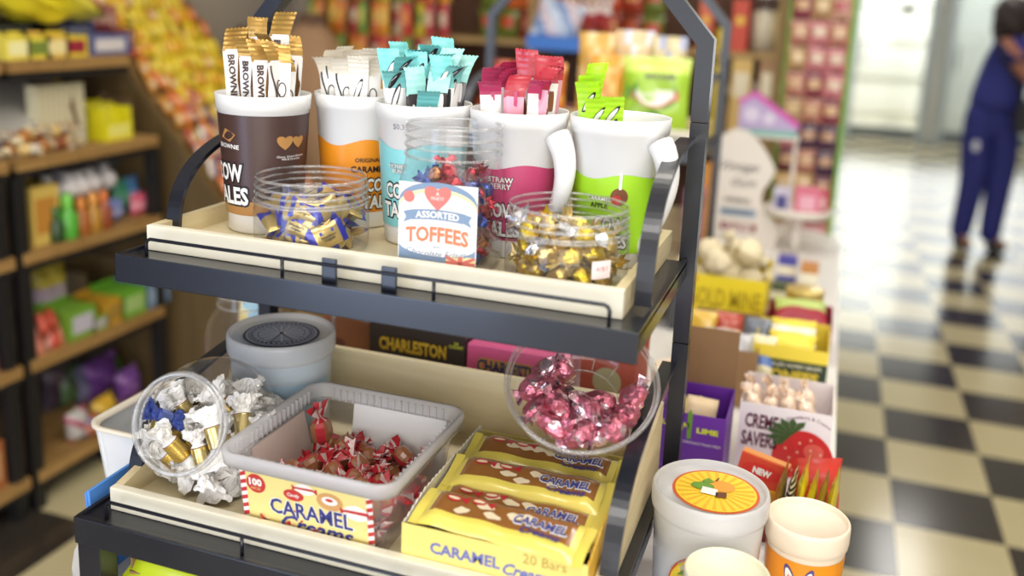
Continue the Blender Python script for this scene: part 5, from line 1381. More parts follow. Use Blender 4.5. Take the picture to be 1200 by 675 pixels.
# ---------------------------------------------------------------- behind the first rack, seen between its trays
def solid_box(name, label, cat, x0, x1, y0, y1, z0, z1, mats, art=None, group=None, top=None):
    root = empty(name, label, cat, ((x0 + x1) / 2, (y0 + y1) / 2, z0), 0, group)
    w, d, h = (x1 - x0) / 2, (y1 - y0) / 2, z1 - z0
    m = MB(); m.box(-w, -d, 0, w, d, h, 0, None, .0012)
    mm = [mats]
    if art: mm += art(m, plane((0, -d, h / 2), (1, 0, 0), (0, 0, 1), .0005), plane((0, 0, h), (1, 0, 0), (0, 1, 0), .0005), w, d, h)
    m.build('box_body', mm, root)
    m = MB(); m.box(-w + .003, -d * .2, h, w - .003, d - .003, h + .0012); m.build('lid_flap', top or mats, root)
    return root
def chewart(word, cnt, inkc=None):
    def art(m, fn, ft, w, d, h):
        m.text(word, lifted(fn, 2), w=w * 1.42, h=.026, mi=1, bold=.13, cx=-w * .08, cy=h / 2 - .031); m.text(word, lifted(fn, 3), w=w * 1.40, h=.022, mi=2, bold=.04, cx=-w * .08, cy=h / 2 - .031)
        m.text('CHEW', lifted(fn, 3), w=w * .7, h=.02, mi=2, bold=.05, cx=-w * .2, cy=h / 2 - .062)
        if cnt: m.text('24\nCOUNT', lifted(fn, 3), w=w * .3, mi=3, bold=.03, cx=w * .82, cy=h / 2 - .016)
        m.text('NET WT 1.87 OZ EACH  -  24 COUNT', lifted(ft, 2), w=w * 1.6, mi=2, bold=.03, cx=0, cy=-d * .55)
        return [(mat('dark gold outline', '3A2A10', .4) if not inkc else mat('gold lettering', 'DDB93A', .4)), (mat('gold lettering', 'DDB93A', .4) if not inkc else NAVY), mat('lime count print', 'D9E04A', .4)]
    return art
BRN = mat('espresso carton', '2E2628', .35, coat=.3); PNK = mat('bubblegum carton', 'E4609A', .38, coat=.3)
a, b = span((433, 374), (546, 391), 1.285)
solid_box('bar_carton', 'dark brown CHARLESTON carton marked 24 COUNT behind the lower crate', 'carton', a.x, b.x, 1.285, 1.42, TZ, a.z - .004, BRN, chewart('CHARLESTON', True))
a2, b2 = span((546, 392), (650, 410), 1.285)
solid_box('bar_carton', 'bubblegum pink CHARLESTON carton behind the tilted candy bowl', 'carton', a2.x + .003, b2.x + .02, 1.285, 1.42, TZ, a.z - .014, PNK, chewart('CHARLESTON', False, True))
a3, b3 = span((470, 374), (592, 395), 1.45)
solid_box('bar_carton', 'second dark brown carton standing behind the 24 COUNT one', 'carton', a3.x, b3.x, 1.45, 1.58, TZ, a3.z + .004, BRN, chewart('CHARLESTON', False))
a4, b4 = span((378, 376), (434, 384), 1.40)
solid_box('candy_carton', 'burnt orange carton left of the dark brown CHARLESTON carton', 'carton', a4.x, b4.x, 1.40, 1.52, TZ, a4.z + .01, mat('burnt orange card', '9A5A26', .5), lambda m, fn, ft, w, d, h: (m.poly(circ(-w * .3, h * .2, .014, 20), lifted(fn, 2), 1), [mat('rust print', '6A3418', .5)])[1])
solid_box('candy_carton', 'brick red carton behind the tilted candy bowl, by the right post', 'carton', -.318, -.235, 1.30, 1.41, TZ, 1.01, mat('brick red card', 'B4482E', .5), lambda m, fn, ft, w, d, h: (m.poly(circ(0, h * .3, .022, 20), lifted(fn, 2), 1), [mat('pale olive print', 'B9B48A', .5)])[1])
PAS = [mat('pastel ' + c, c, .4) for c in ('F4C9A8', 'F6E08A', 'A8D4E8', 'F0A8B8')]
p = at_y(297, 362, 1.36)
o = pouch(.075, .2, .03, 151, lambda u, v: int(v * 7 + u * 2) % 4).build('candy_bag', PAS); tag(o, 'pastel patterned upright bag behind the wheel tub, left', 'candy bag'); o.location = (p.x, 1.36, TZ + .115); o.rotation_euler = (PI / 2 - .1, .1, .1)
p = at_y(385, 366, 1.33)
root = empty('candy_roll', 'lilac and white wrapped roll lying behind the rack, left of the cartons', 'candy roll', (p.x + .01, 1.40, p.z)); root.rotation_euler = (0, .12, -.1)
m = MB(); m.lathe([(.0001, -.05), (.013, -.05), (.014, -.045), (.014, .03)], 24, 0, Matrix.Rotation(PI / 2, 4, 'Y')); m.lathe([(.014, .03), (.014, .045), (.013, .05), (.0001, .05)], 24, 1, Matrix.Rotation(PI / 2, 4, 'Y')); m.build('roll_body', [mat('white lilac film', 'D9CFE6', .35, coat=.4), mat('violet film', '9A5AB0', .35, coat=.4)], root)
m = MB(); m.lathe([(.0145, -.052), (.0145, -.036)], 24, 0, Matrix.Rotation(PI / 2, 4, 'Y')); m.build('end_band', mat('orchid film', 'D07AC0', .35, coat=.4), root)
root = empty('roll_stand', 'slim steel wire stand holding the lilac roll behind the rack', 'stand', (p.x + .01, 1.40, TZ))
m = MB(); hz = p.z - TZ - .016
m.tube([(-.04, 0, 0), (-.04, 0, hz)], .003, 8).tube([(.05, 0, 0), (.05, 0, hz - .01)], .003, 8).tube([(-.05, -.012, hz - .001), (.06, -.012, hz - .013)], .0025, 8).tube([(-.05, .012, hz - .001), (.06, .012, hz - .013)], .0025, 8); m.build('wire_frame', mat('bright steel', 'B8B8BC', .3, .9), root)
for i, (lb, dx) in enumerate((('red striped silver stick lying across the steel wire stand', 0), ('brown striped silver stick lying below the red striped one', .012))):
    o = MB(); o.lathe([(.0001, -.06), (.005, -.06)] + [(.0055, -.058 + .116 * k / 16) for k in range(17)] + [(.0001, .06)], 12, [0, 0] + [k % 2 for k in range(16)] + [0]); o = o.build('candy_stick', [mat('stick silver', 'C8C4C4', .3, .4), (RED, CHOC)[i]]); tag(o, lb, 'candy stick'); q = at_y(405 + 10 * i, 372 + 6 * i, 1.37); o.location = (p.x + .035 + .01 * i, 1.40 + .013 * (2 * i - 1), p.z + .018); o.rotation_euler = (0, PI / 2 + .12, -.1)
# ---------------------------------------------------------------- second rack, behind
RO = 2.48; DX = -.12
HAZEB = mat('haze grey steel', (.075, .085, .105), .4, spec=.6)  # distance haze and blur painted into the black steel as blue grey
r2 = make_rack(RO, ((RO - .32, 1.2), (RO - .40, .9)), 'second steel rack farther back, holding the green fruit bag', HAZEB); r2.location.x += DX
make_crate(-.775 + DX, RO - .30, -.175 + DX, RO - .02, UZ, .041, .041, 'pine crate on the upper tray of the second rack')
make_crate(-.775 + DX, RO - .38, -.175 + DX, RO - .02, LZ, .041, .105, 'pine crate on the lower tray of the second rack')
GRN1 = mat('spring green film', 'A9D23A', .35, coat=.5); GRN2 = mat('light lime film', 'CFE46A', .35, coat=.5)
def melon(m, fn):
    P = [(.062 * math.cos(PI + PI * i / 20), .012 + .05 * math.sin(PI + PI * i / 20)) for i in range(21)]
    m.poly(P, fn, 2); m.poly([(x * .88, .012 + (y - .012) * .86) for x, y in P], lifted(fn, 2), 3); m.poly([(x * .78, .012 + (y - .012) * .75) for x, y in P], lifted(fn, 3), 4)
    m.poly([(-.06, -.012), (.06, -.012), (.06, .01), (-.06, .01)], lifted(fn, 4), 3); m.text('WATERMELON', lifted(fn, 5), w=.1, mi=4, bold=.03, cx=0, cy=-.001)
    m.text('SOUR SLICES', lifted(fn, 4), w=.075, mi=5, bold=.05, cx=.01, cy=.045); m.poly(circ(.0, -.055, .02, 24), lifted(fn, 4), 2)
    for s in (-1, 1): m.poly([(s * .07, .06), (s * .045, .03), (s * .05, -.03), (s * .075, -.06)], lifted(fn, 1), 2)
p = at_y(768, 110, RO - .2)
o = pouch(.165, .185, .045, 201, lambda u, v: 1 if v > .82 else 0, melon).build('candy_bag', [GRN1, GRN2, mat('rind green print', '5C9A3A', .4), mat('salmon red print', 'D8705A', .4), LW_, mat('plum print', '5A3A6A', .4)]); tag(o, 'spring green fruit bag picturing a melon slice, in the second rack', 'candy bag')
o.location = (p.x, p.y, UZ + .009 + .1); o.rotation_euler = (PI / 2 - .12, 0, .12)
for i, (lb, px, py, Y, w, h, c1, c2) in enumerate((('orange bag of sweets left of the green fruit bag', 712, 100, RO - .18, .09, .19, 'E8A23A', 'F2C46A'), ('amber clear bag behind the orange one on the second rack', 700, 62, RO - .08, .10, .24, 'DDAF5A', 'E8C88A'),
        ('peach coloured bag standing behind the green fruit bag', 745, 40, RO - .08, .10, .25, 'E6C79A', 'D8DCE4'), ('pale blue and cream bag right behind the green fruit bag', 785, 45, RO - .09, .09, .24, 'D8C89A', 'B0B4D0'),
        ('yellow orange bag far left of the second rack crate', 640, 118, RO - .15, .10, .16, 'C9702E', 'E09A4A'), ('brick red bag at the left end of the second rack crate', 600, 100, RO - .15, .10, .16, 'A8482E', 'C86A3A'))):
    o = pouch(w, h, .04, 210 + i, lambda u, v: 1 if (int(u * 5) + int(v * 6)) % 3 == 0 else 0).build('candy_bag', [mat('film ' + c1, c1, .35, coat=.4), mat('film ' + c2, c2, .35, coat=.4)]); tag(o, lb, 'candy bag'); p = at_y(px, py, Y)
    o.location = (max(p.x, -.775 + DX + w / 2 + .012), Y, UZ + .0085 + h / 2); o.rotation_euler = (PI / 2 - .04, 0, .1)
# goods on the table under the second rack's right side
for i, (lb, px, py, Y, w, h, c1) in enumerate((('amber carton standing right of the second rack, nearer the aisle', 806, 212, 2.40, .05, .16, 'D9953A'), ('mauve and tan carton below the amber one', 800, 232, 2.34, .045, .10, 'B07A9A'))):
    q = at_y(px, py, Y); z1 = TZ + .0
    solid_box('candy_carton', lb, 'carton', q.x - w / 2 + .03, q.x + w / 2 + .03, Y - .03, Y + .04, z1, q.z + h * .3, mat('card ' + c1, c1, .45), lambda m, fn, ft, w, d, h: (m.poly([(-w * .8, -h * .1), (w * .8, -h * .1), (w * .8, h * .2), (-w * .8, h * .2)], lifted(fn, 2), 1), [CB])[1])

# ---------------------------------------------------------------- shelving on the left wall
SX, SD = -2.07, .44
OAK = wood('knotty pine shelf', '8E6A38', 'B58E55', 3, 1, .6)
BLK = mat('black shelf steel', (.012, .011, .011), .5)
BOARDS = (1.305, 1.04, .775, .46, .12); B2_ = 1.04 - .056
def shelf_unit(label, y0, y1):
    root = empty('shelving_unit', label, 'shelving', (SX - SD / 2, (y0 + y1) / 2, 0))
    L = Matrix.Translation((-(SX - SD / 2), -(y0 + y1) / 2, 0))
    for y in (y0 + .02, y1 - .02):
        for x in (SX - .02, SX - SD + .02):
            m = MB(); m.box(x - .018, y - .018, 0, x + .018, y + .018, B2_ if x > SX - .1 else 2.1, 0, L, .002); m.build('post', BLK, root)
    n = 5
    for z in BOARDS:
        m = MB(); ye = y1 - (.13 if z > 1.2 else .012) if y1 > 2 else y1 + .014; m.box(SX - SD, y0 + .012, z - .055, SX - .004, ye, z - .034, 0, L); m.build('shelf_bracket', BLK, root)
        m = MB()
        for k in range(n):
            a = y0 + .012 + (ye - y0 - .012) * k / n; m.box(SX - SD + .01, a, z - .033, SX + .004, a + (ye - y0 - .012) / n - .0025, z, 0, L, .001)
        m.build('shelf_board', OAK, root)
    return root
shelf_unit('black steel and pine shelving unit on the left wall, farther section', 1.93, 2.52)
shelf_unit('black steel and pine shelving unit cut by the left picture edge', 1.27, 1.90)
def film(c, r=.35): return mat('film ' + c, c, r, coat=.4)
def put(o, px, py, X, lb, cat, z=None, rot=(0, 0, 0), group=None, dx=0, dz=0):
    """stand a thing on the shelf board below the point at plane X"""
    d = ray(px, py); p = CAM + d * (X / d.x)
    o.location = (X + dx, p.y, (p.z if z is None else z) + dz); o.rotation_euler = rot
    return tag(o, lb, cat, group)
def small_carton(c1, c2, w, d, h, open_=False):
    """w along the shelf (Y), d into it (X), front faces +X"""
    root = empty('candy_carton', '', 'carton')
    m = MB(); m.box(-d / 2, -w / 2, 0, d / 2, w / 2, .003).box(-d / 2, -w / 2, .003, -d / 2 + .003, w / 2, h * 1.15).box(d / 2 - .003, -w / 2, .003, d / 2, w / 2, h * (.6 if open_ else 1)).box(-d / 2 + .003, -w / 2, .003, d / 2 - .003, -w / 2 + .003, h).box(-d / 2 + .003, w / 2 - .003, .003, d / 2 - .003, w / 2, h)
    if not open_: m.box(-d / 2 + .003, -w / 2 + .003, h - .003, d / 2 - .003, w / 2 - .003, h)
    m.build('box_body', mat('card ' + c1, c1, .5), root)
    m = MB(); hh = h * (.6 if open_ else 1); m.box(d / 2, -w * .36, hh * .2, d / 2 + .0012, w * .36, hh * .8); m.build('label', mat('card ' + c2, c2, .5), root)
    return root
B1, B2, B3, B4, B5 = BOARDS
# top shelf
YF = mat('canary film', 'E6D832', .35, coat=.5)
for i, (px, py, lb) in enumerate(((22, 16, 'canary yellow bag lying at the left on the top shelf'), (62, 16, 'canary yellow bag lying right of another on the top shelf'))):
    o = pouch(.26, .2, .09, 300 + i, lambda u, v: 1 if u > .93 else 0).build('candy_bag', [YF, mat('olive film', 'A8A02A', .35)]); put(o, px, py, SX - .16, lb, 'candy bag', B1 + .155, (0, .35, PI / 2))
for i, (px, c1, c2) in enumerate(((6, 'EADB5A', 'F5EEB0'), (32, 'E8D64A', '7A8A3A'), (53, 'E8C45A', 'F2E0A0'), (76, 'E6CC3A', '9A2A3A'))):
    o = small_carton(c1, c2, .085, .09, .06); put(o, px, 56, SX - .06, ('pale yellow carton at the far left front of the top shelf', 'yellow and olive carton second on the top shelf edge', 'amber yellow carton third on the top shelf edge', 'yellow carton with a wine label on the top shelf edge')[i], 'carton', B1)
for i, (px, c1, c2, h) in enumerate(((14, '3A3E36', '5A5A52', .085), (44, '4A3A3E', '6A5A62', .085), (70, '3A4470', '8A8C9A', .095))):
    o = small_carton(c1, c2, .16, .12, h); put(o, px, 40, SX - .2, ('dark olive carton under the left canary bag', 'dark plum carton under the right canary bag', 'navy blue carton behind the wine label carton')[i], 'carton', B1)
o = small_carton('5A6290', 'DAD4D2', .17, .15, .06); put(o, 106, 50, SX - .1, 'blue and white flat carton at the right end of the top shelf', 'carton', B1)
for i, (px, py, c) in enumerate(((95, 8, '9A3A3A'), (112, 12, 'B0706A'), (104, 28, '7A3038'))):
    o = small_carton(c, 'C8A090', .1, .1, .14 if i < 2 else .07); put(o, px, 60, SX - .3, ('wine red carton at the back of the top shelf', 'dusty rose carton at the back right of the top shelf', 'dark wine carton low behind the blue and white one')[i], 'carton', B1 + (0 if i != 1 else 0), dx=(.1 if i == 2 else 0))
# second shelf
o = small_carton('A08A22', '7A6A5A', .15, .03, .23); put(o, 46, 120, SX - .33, 'olive yellow picture box standing at the back of the second shelf', 'box', B2)
def cane(o): return o
root = empty('gift_box', '', 'box'); m = MB(); m.box(-.02, -.09, 0, .02, .09, .185, 0, None, .002); m.build('box_body', mat('ivory ribbed card', 'D6CDAA', .55), root)
m = MB(); 
for k in range(7): m.box(.02, -.08 + .02 * k, .02, .0207, -.078 + .02 * k, .17)
m.poly([(.02, 0), (.03, 0)] and [(0, .12), (.012, .15), (.02, .11), (.034, .06), (.02, .02), (.004, .008), (.012, .03), (.022, .055), (.01, .09)], lambda a, b: Vector((.0212, .03 + a, b)), 1); m.build('label', [mat('grey beige print', 'B9B090', .6), mat('cocoa brown print', '6A3A26', .5)], root)
put(root, 68, 160, SX - .08, 'ivory box with a brown swirl picture on the second shelf', 'box', B2)
root = empty('acrylic_scoop_bin', '', 'bin'); m = MB(); m.prism([(-.11, 0), (.12, 0), (.12, .05), (-.11, .2)], -.15, .10, 0, Matrix.Rotation(PI / 2, 4, 'X') @ Matrix.Rotation(0, 4, 'Z')); m.build('bin_wall', thin_plastic('hazy acrylic', haze=.55, rough=.2), root)
m = MB(); m.sweep([(-.115, 0, .205), (.125, 0, .053)], .27, .004, (0, 1, 0)); m.build('lid', mat('grey white lid', 'B9B4AC', .4), root)
put(root, 12, 165, SX - .16, 'slant-lidded clear bin of caramels at the left of the second shelf', 'bin', B2)
CT = [twist(.075, .02, None, 330 + i, 1.2).build('wrapped_sweet', [film(c), film(d)]) for i, (c, d) in enumerate((('B4722E', 'E0CFA8'), ('E2C27A', 'F0E8D8'), ('8A4A2A', 'D8C8A8')))]
for o in CT: tag(o, 'tan and white wrapped sweet heaped at the left on the second shelf', 'candy', 'wrapped sweets on the second shelf')
rnd = random.Random(77)
for i in range(16):
    o = CT[i] if i < 3 else CT[i % 3].copy()
    if i >= 3: col.objects.link(o)
    o.location = (SX - .03 - rnd.random() * .03, 1.955 + .019 * i % .30 if False else 1.97 + (i % 8) * .03, B2 + .02 + .034 * (i // 8)); o.rotation_euler = (rnd.uniform(-.5, .5), rnd.uniform(-.5, .5), rnd.uniform(-3, 3))
o = small_carton('E8DE22', 'F0EA7A', .12, .12, .10, True); put(o, 122, 165, SX - .09, 'lemon yellow open carton at the right of the second shelf', 'carton', B2)
for i in range(2):
    o = pouch(.085, .10, .03, 340 + i).build('candy_bag', [film('E6DC2A')]); put(o, 117 + 14 * i, 140, SX - .1, ('lemon yellow bag leaning in the yellow open carton', 'lemon yellow bag at the right inside the yellow open carton')[i], 'candy bag', B2 + .062, (1.2, 0, PI / 2 + .2 * i))
o = small_carton('7A6248', '8A7258', .09, .1, .10); put(o, 143, 150, SX - .22, 'brown kraft carton behind the yellow open carton', 'carton', B2)
# third shelf
o = small_carton('DDBE62', 'C98A3A', .10, .1, .17); put(o, 40, 280, SX - .08, 'pale gold box with an orange picture on the third shelf', 'box', B3)
def squeeze(c1, c2, s=1):
    root = empty('candy_bottle', '', 'bottle'); m = MB(); m.lathe([(.0001, 0), (.02, 0), (.022, .004), (.022, .055), (.012, .068), (.011, .075)], 20, 0, Matrix.Scale(s, 4)); m.build('bottle_body', film(c1), root)
    m = MB(); m.lathe([(.012, .072), (.013, .074), (.013, .095), (.006, .105), (.0001, .106)], 16, 0, Matrix.Scale(s, 4)); m.build('cap', film(c2), root); return root
for i, (px, c1, c2, s) in enumerate(((66, '2A4A26', '3A6A2E', 1.0), (80, '58B03A', '7ACB4A', 1.3), (96, 'B0642A', 'E08A3A', 1.1), (110, 'B8862E', 'E8A04A', 1.15), (122, '9A4A26', 'DD7A36', 1.15))):
    o = squeeze(c1, c2, s); put(o, px, 275 - 10, SX - .026, ('dark green candy bottle on the third shelf', 'bright green candy bottle on the third shelf', 'rust orange candy bottle right of the bright green one', 'ochre candy bottle in the middle of the third shelf row', 'red orange candy bottle beside the ochre one')[i], 'bottle', B3)
LP = [];
for i, c in enumerate(('E8E2E2', 'D8D2DA')):
    r_ = empty('lollipop', 'white wrapped lollipop standing at the back of the third shelf', 'lollipop', (0, 0, 0), 0, 'white lollipops on the third shelf')
    m = MB(); m.tube([(0, 0, 0), (0, 0, .14)], .003, 6); m.build('stick', PAPER, r_)
    m = MB(); m.lathe([(.0001, .12), (.012, .122), (.030, .140), (.034, .165), (.026, .185), (.010, .195), (.018, .215), (.0001, .21)], 14, 0, None, lambda a: 1 + .12 * math.sin(5 * a)); m.build('wrapper', mat('white lolly film ' + c, c, .35), r_); LP.append(r_)
rnd = random.Random(9)
for i in range(9):
    px = 58 + 8.5 * i; d = ray(px, 230); X_ = SX - .075 - .03 * (i % 2); p = CAM + d * (X_ / d.x); loc = (X_, p.y, B3 + (.0 if i > 2 else -.0)); e = (rnd.uniform(-.15, .15), rnd.uniform(-.15, .15), 0)
    if i < 2: LP[i].location = loc; LP[i].rotation_euler = e; LP[i].scale = (1, 1, .86)
    else: copy_thing(LP[i % 2], loc, e, scale=(1, 1, .86))
o = pouch(.15, .12, .05, 350, lambda u, v: 2 if abs(u - .4) < .12 and abs(v - .45) < .18 else (1 if v > .7 else 0)).build('candy_bag', [film('6A7A98'), film('8A7AA0'), film('C8B04A')]); put(o, 118, 200, SX - .2, 'slate blue bag hanging at the back of the third shelf', 'candy bag', B3 + .20, (PI / 2, 0, PI / 2))
m = MB(); m.tube([(0, 0, 0), (.0, 0, .13)], .006, 6); o = m.build('bag_peg', BLK); put(o, 118, 215, SX - .2, 'black peg carrying the slate blue bag on the third shelf', 'peg', B3)
for i, (px, c1, c2) in enumerate(((142, '3A8A6A', '6AB08A'), (154, '4A7AB0', '8AA8D0'), (163, 'D8607A', 'E89AA8'), (134, '7A86C0', 'A8B0DA'))):
    o = pouch(.07, .12 if i < 2 else .075, .04, 360 + i, lambda u, v: int(v * 3) % 2).build('candy_bag', [film(c1), film(c2)]); put(o, px, 262, SX - .06 - (.05 if i < 2 else 0), ('sea green bag standing at the right of the third shelf', 'sky blue bag standing right of the sea green one', 'rose pink bag at the right end of the third shelf', 'periwinkle bag right of the candy bottles')[i], 'candy bag', B3 + (.06 if i < 2 else .037), (PI / 2, 0, PI / 2))
# fourth shelf
for i, (px, c1, c2, w, h) in enumerate(((78, '7AA838', 'C9C4D0', .11, .09), (99, '8AB040', 'B9B4B0', .07, .075), (117, 'C9982E', 'A8863A', .075, .08), (140, '6FB032', 'A9C87A', .12, .085), (168, '6A86A8', 'A0B4C8', .12, .085))):
    o = small_carton(c1, c2, w, .13, h, i == 1); put(o, px, 385 - i * 4, SX - .08, ('green carton with a pale lilac label on the fourth shelf', 'small olive green open carton on the fourth shelf', 'ochre carton in the middle of the fourth shelf', 'bright green carton right of the ochre one', 'grey blue carton at the right end of the fourth shelf')[i], 'carton', B4)
o = small_carton('8A7450', '9A8460', .2, .16, .12, True); put(o, 108, 370, SX - .27, 'brown open carton at the back of the fourth shelf', 'carton', B4)
o = pouch(.13, .2, .05, 370, lambda u, v: 1 if v > .62 else (2 if v > .45 else 0)).build('candy_bag', [film('6A9A2E'), film('B8A83A'), film('A898A8')]); put(o, 58, 345, SX - .12, 'green and olive upright bag at the left of the fourth shelf', 'candy bag', B4 + .13, (PI / 2, 0, PI / 2))
CT2 = [pouch(.06, .075, .03, 380 + i, lambda u, v: int(u * 2)).build('candy_packet', [film(c), film(d)]) for i, (c, d) in enumerate((('C8503A', 'E0907A'), ('B84A32', 'D8B0A0')))]
for i in range(6):
    o = CT2[i] if i < 2 else CT2[i % 2].copy()
    if i >= 2: col.objects.link(o)
    tag(o, 'brick orange packet heaped at the left front of the fourth shelf', 'candy packet', 'brick orange packets on the fourth shelf'); o.location = (SX - .035 - .01 * (i % 2), 1.985 + .042 * (i % 3), B4 + .03 + .05 * (i // 3)); o.rotation_euler = (1.2, .1 * i, 1.3 + .2 * i)
# fifth shelf: dim bags and a bucket
for i, (px, py, c1, c2, w, h) in enumerate(((68, 470, '4A3A4A', '6A5A6A', .12, .18), (86, 480, '5A7A4A', '3A4A3A', .12, .14), (104, 478, '8A86A8', '5A5A7A', .12, .14), (120, 470, '6A3A8A', '8A5AA8', .15, .15), (138, 455, '4A8A2E', '6AA84A', .14, .10), (122, 500, 'D8AA2E', 'E8C04A', .09, .10), (90, 505, 'C8C4C0', 'B04A6A', .08, .10), (108, 512, 'B86A4A', '5A6A9A', .07, .07), (150, 470, '7A4A9A', '9A6AB0', .1, .12))):
    o = pouch(w, h, .06, 400 + i, lambda u, v: 1 if int(u * 3 + v * 4) % 3 == 0 else 0).build('candy_bag', [film(c1), film(c2)]); d = ray(px, py); dx = (.28, .26, .24, .22, .3, .06, .06, .04, .12)[i]; p = CAM + d * ((SX - dx) / d.x)
    tag(o, ('dark plum bag at the back left of the bottom shelf', 'moss green bag behind the front bags of the bottom shelf', 'grey lilac bag at the back of the bottom shelf', 'deep purple bag in the middle of the bottom shelf', 'leaf green bag lying above the purple one on the bottom shelf', 'golden yellow bag at the front of the bottom shelf', 'white and rose bag at the front left of the bottom shelf', 'rust and blue bag low at the front of the bottom shelf', 'violet bag at the right of the bottom shelf')[i], 'candy bag')
    o.location = (SX - dx, p.y, max(B5 + h * .46, min(p.z, B5 + .26))); o.rotation_euler = (PI / 2, .2 * math.sin(i * 2), PI / 2)
# nearer section, at the picture's left edge
for i, (px, z, lb, c1, c2, h) in enumerate(((3, B3, 'cream box at the left picture edge on the third shelf', 'CDBE9A', 'A8946A', .16), (4, B4, 'rose and navy box at the left picture edge on the fourth shelf', 'B05A6A', '3A3A5A', .14), (2, B5, 'terracotta box at the left picture edge on the bottom shelf', 'A8663A', 'C89A6A', .14))):
    o = small_carton(c1, c2, .1, .12, h); put(o, px, 300, SX - .08, lb, 'box', z); o.location.y = 1.80
# ---------------------------------------------------------------- slanted bin of small packets on the left wall
BY0_, BY1_ = 2.60, 3.16
bin_ = empty('slanted_bin', 'tall wooden slant-front candy bin beyond the shelving', 'bin', (-2.1, (BY0_ + BY1_) / 2, 0))
L = Matrix.Translation((2.1, -(BY0_ + BY1_) / 2, 0))
BW = wood('olive brown board', '5E4A2A', '6E5934', 3, 2, .65); BWL = wood('bin pine', '9A7C4C', 'B4935C', 3, 2, .6)
slope = -1.17
zs = lambda x: 1.27 + slope * (x + 2.29)
side = [(-2.53, 0), (-1.62, 0), (-1.62, zs(-1.62)), (-2.53, zs(-2.53))]
for y in (BY0_, BY1_):
    m = MB(); m.prism(side, -.012, .012, 0, L @ Matrix.Translation((0, y, 0)) @ Matrix.Rotation(PI / 2, 4, 'X')); m.build('side_board', BW, bin_)
m = MB(); m.sweep([(-2.53, (BY0_ + BY1_) / 2, zs(-2.53) - .05), (-1.62, (BY0_ + BY1_) / 2, zs(-1.62) - .05)], BY1_ - BY0_ - .03, .015, (0, 1, 0), 0, L); m.box(-1.64, BY0_ + .013, 0, -1.62, BY1_ - .013, zs(-1.62) - .02, 0, L); m.build('slope_board', BWL, bin_)
for k in range(1, 8):
    x = -2.53 + .91 * k / 8; m = MB(); m.box(x - .004, BY0_ + .013, zs(x) - .05, x + .004, BY1_ - .013, zs(x) - .01, 0, L); m.build('divider', BWL, bin_)
def packlet(c1, c2, k):
    o = pouch(.036, .068, .018, 500 + k, (lambda u, v: 1 if .28 < v < .62 and u > .15 else 0), None, 6, 8).build('candy_packet', [film(c1, .4), film(c2, .4)])
    return tag(o, 'small bright packet filed in the slanted wooden bin', 'candy packet', 'packets in the slanted bin')
YL = [packlet(a, b, i) for i, (a, b) in enumerate((('F2D21E', 'F6E05A'), ('EFC81A', 'E88A2A'), ('F4DA3A', 'D8B02A')))]
MX = [packlet(a, b, 10 + i) for i, (a, b) in enumerate((('E2742E', 'F0B080'), ('C9A880', 'E8DCC8'), ('B8402E', 'E8C09A'), ('E8DCCC', 'B89AA8'), ('6A4A6A', 'D89A5A'), ('D8902E', 'F0E0B0'), ('D8A898', 'B0522E')))]
used = set()
rnd = random.Random(21)
ang = math.atan(-slope)
nrow, ncol = 19, 15
for r_ in range(nrow):
    for c in range(ncol):
        t = (r_ + .5) / nrow; x = -2.51 + .88 * t + rnd.uniform(-.008, .008); y = BY0_ + .03 + (BY1_ - BY0_ - .06) * (c + .5) / ncol + rnd.uniform(-.008, .008)
        q = c / ncol
        yellow = (t < .42 and .1 < q and rnd.random() < .75) or (abs(q - .25 - t * .75) < .2 and t < .62 and rnd.random() < .8)
        pool = YL if yellow else (MX[:1] + MX[5:6] + MX[2:3] + MX[:1] if t < .42 else MX)
        s = pool[rnd.randrange(len(pool))]
        if s.name in used: o = s.copy(); col.objects.link(o)
        else: o = s; used.add(s.name)
        o.location = (x + .012, y, zs(x) + .008 + rnd.uniform(-.004, .014))
        o.rotation_euler = (Matrix.Rotation(PI / 2, 3, 'Z') @ Matrix.Rotation(PI / 2 - ang * .55 + rnd.uniform(-.2, .2), 3, 'X') @ Matrix.Rotation(rnd.uniform(-.35, .35), 3, 'Z')).to_euler()
# paper sacks before the grey wall
SACKM = mat('brown paper sack', 'A88462', .85, bump=.5, scale=20, var=.08)
for i, (lb, px, py, Y, w_, d_) in enumerate((('big brown paper sack between the slanted bin and the brown labelled tumbler', 290, 40, 3.52, .125, .12), ('brown paper sack with a dark neck behind the orange labelled tumbler', 364, 26, 3.45, .16, .13))):
    p = at_y(px, py, Y); h = p.z
    root = empty('paper_sack', lb, 'sack', (p.x, Y, 0))
    m = MB(); V = []
    prof = [(.95, 0), (1.02, .1), (1.0, h * .5), (1.04, h * .8), (.9, h * .9), (.55, h * .965), (.3, h), (.0001, h)]
    m.lathe([(q * w_, z) for q, z in prof], 36, 0, Matrix.Diagonal((1, d_ / w_, 1, 1)), lambda a: (1 + .05 * math.sin(3 * a + i) + .02 * math.sin(11 * a)) / (abs(math.cos(a)) ** 3 + abs(math.sin(a)) ** 3) ** (1 / 3))
    m.build('sack_body', SACKM, root)
    m = MB(); m.lathe([(w_ * .34, h - .03), (w_ * .4, h), (w_ * .3, h + .035), (.0001, h + .02)], 20, 0, Matrix.Diagonal((1, d_ / w_, 1, 1)), lambda a: 1 + .12 * math.sin(5 * a)); m.build('sack_neck', mat('dark sack neck', '6A4E3C', .8), root)

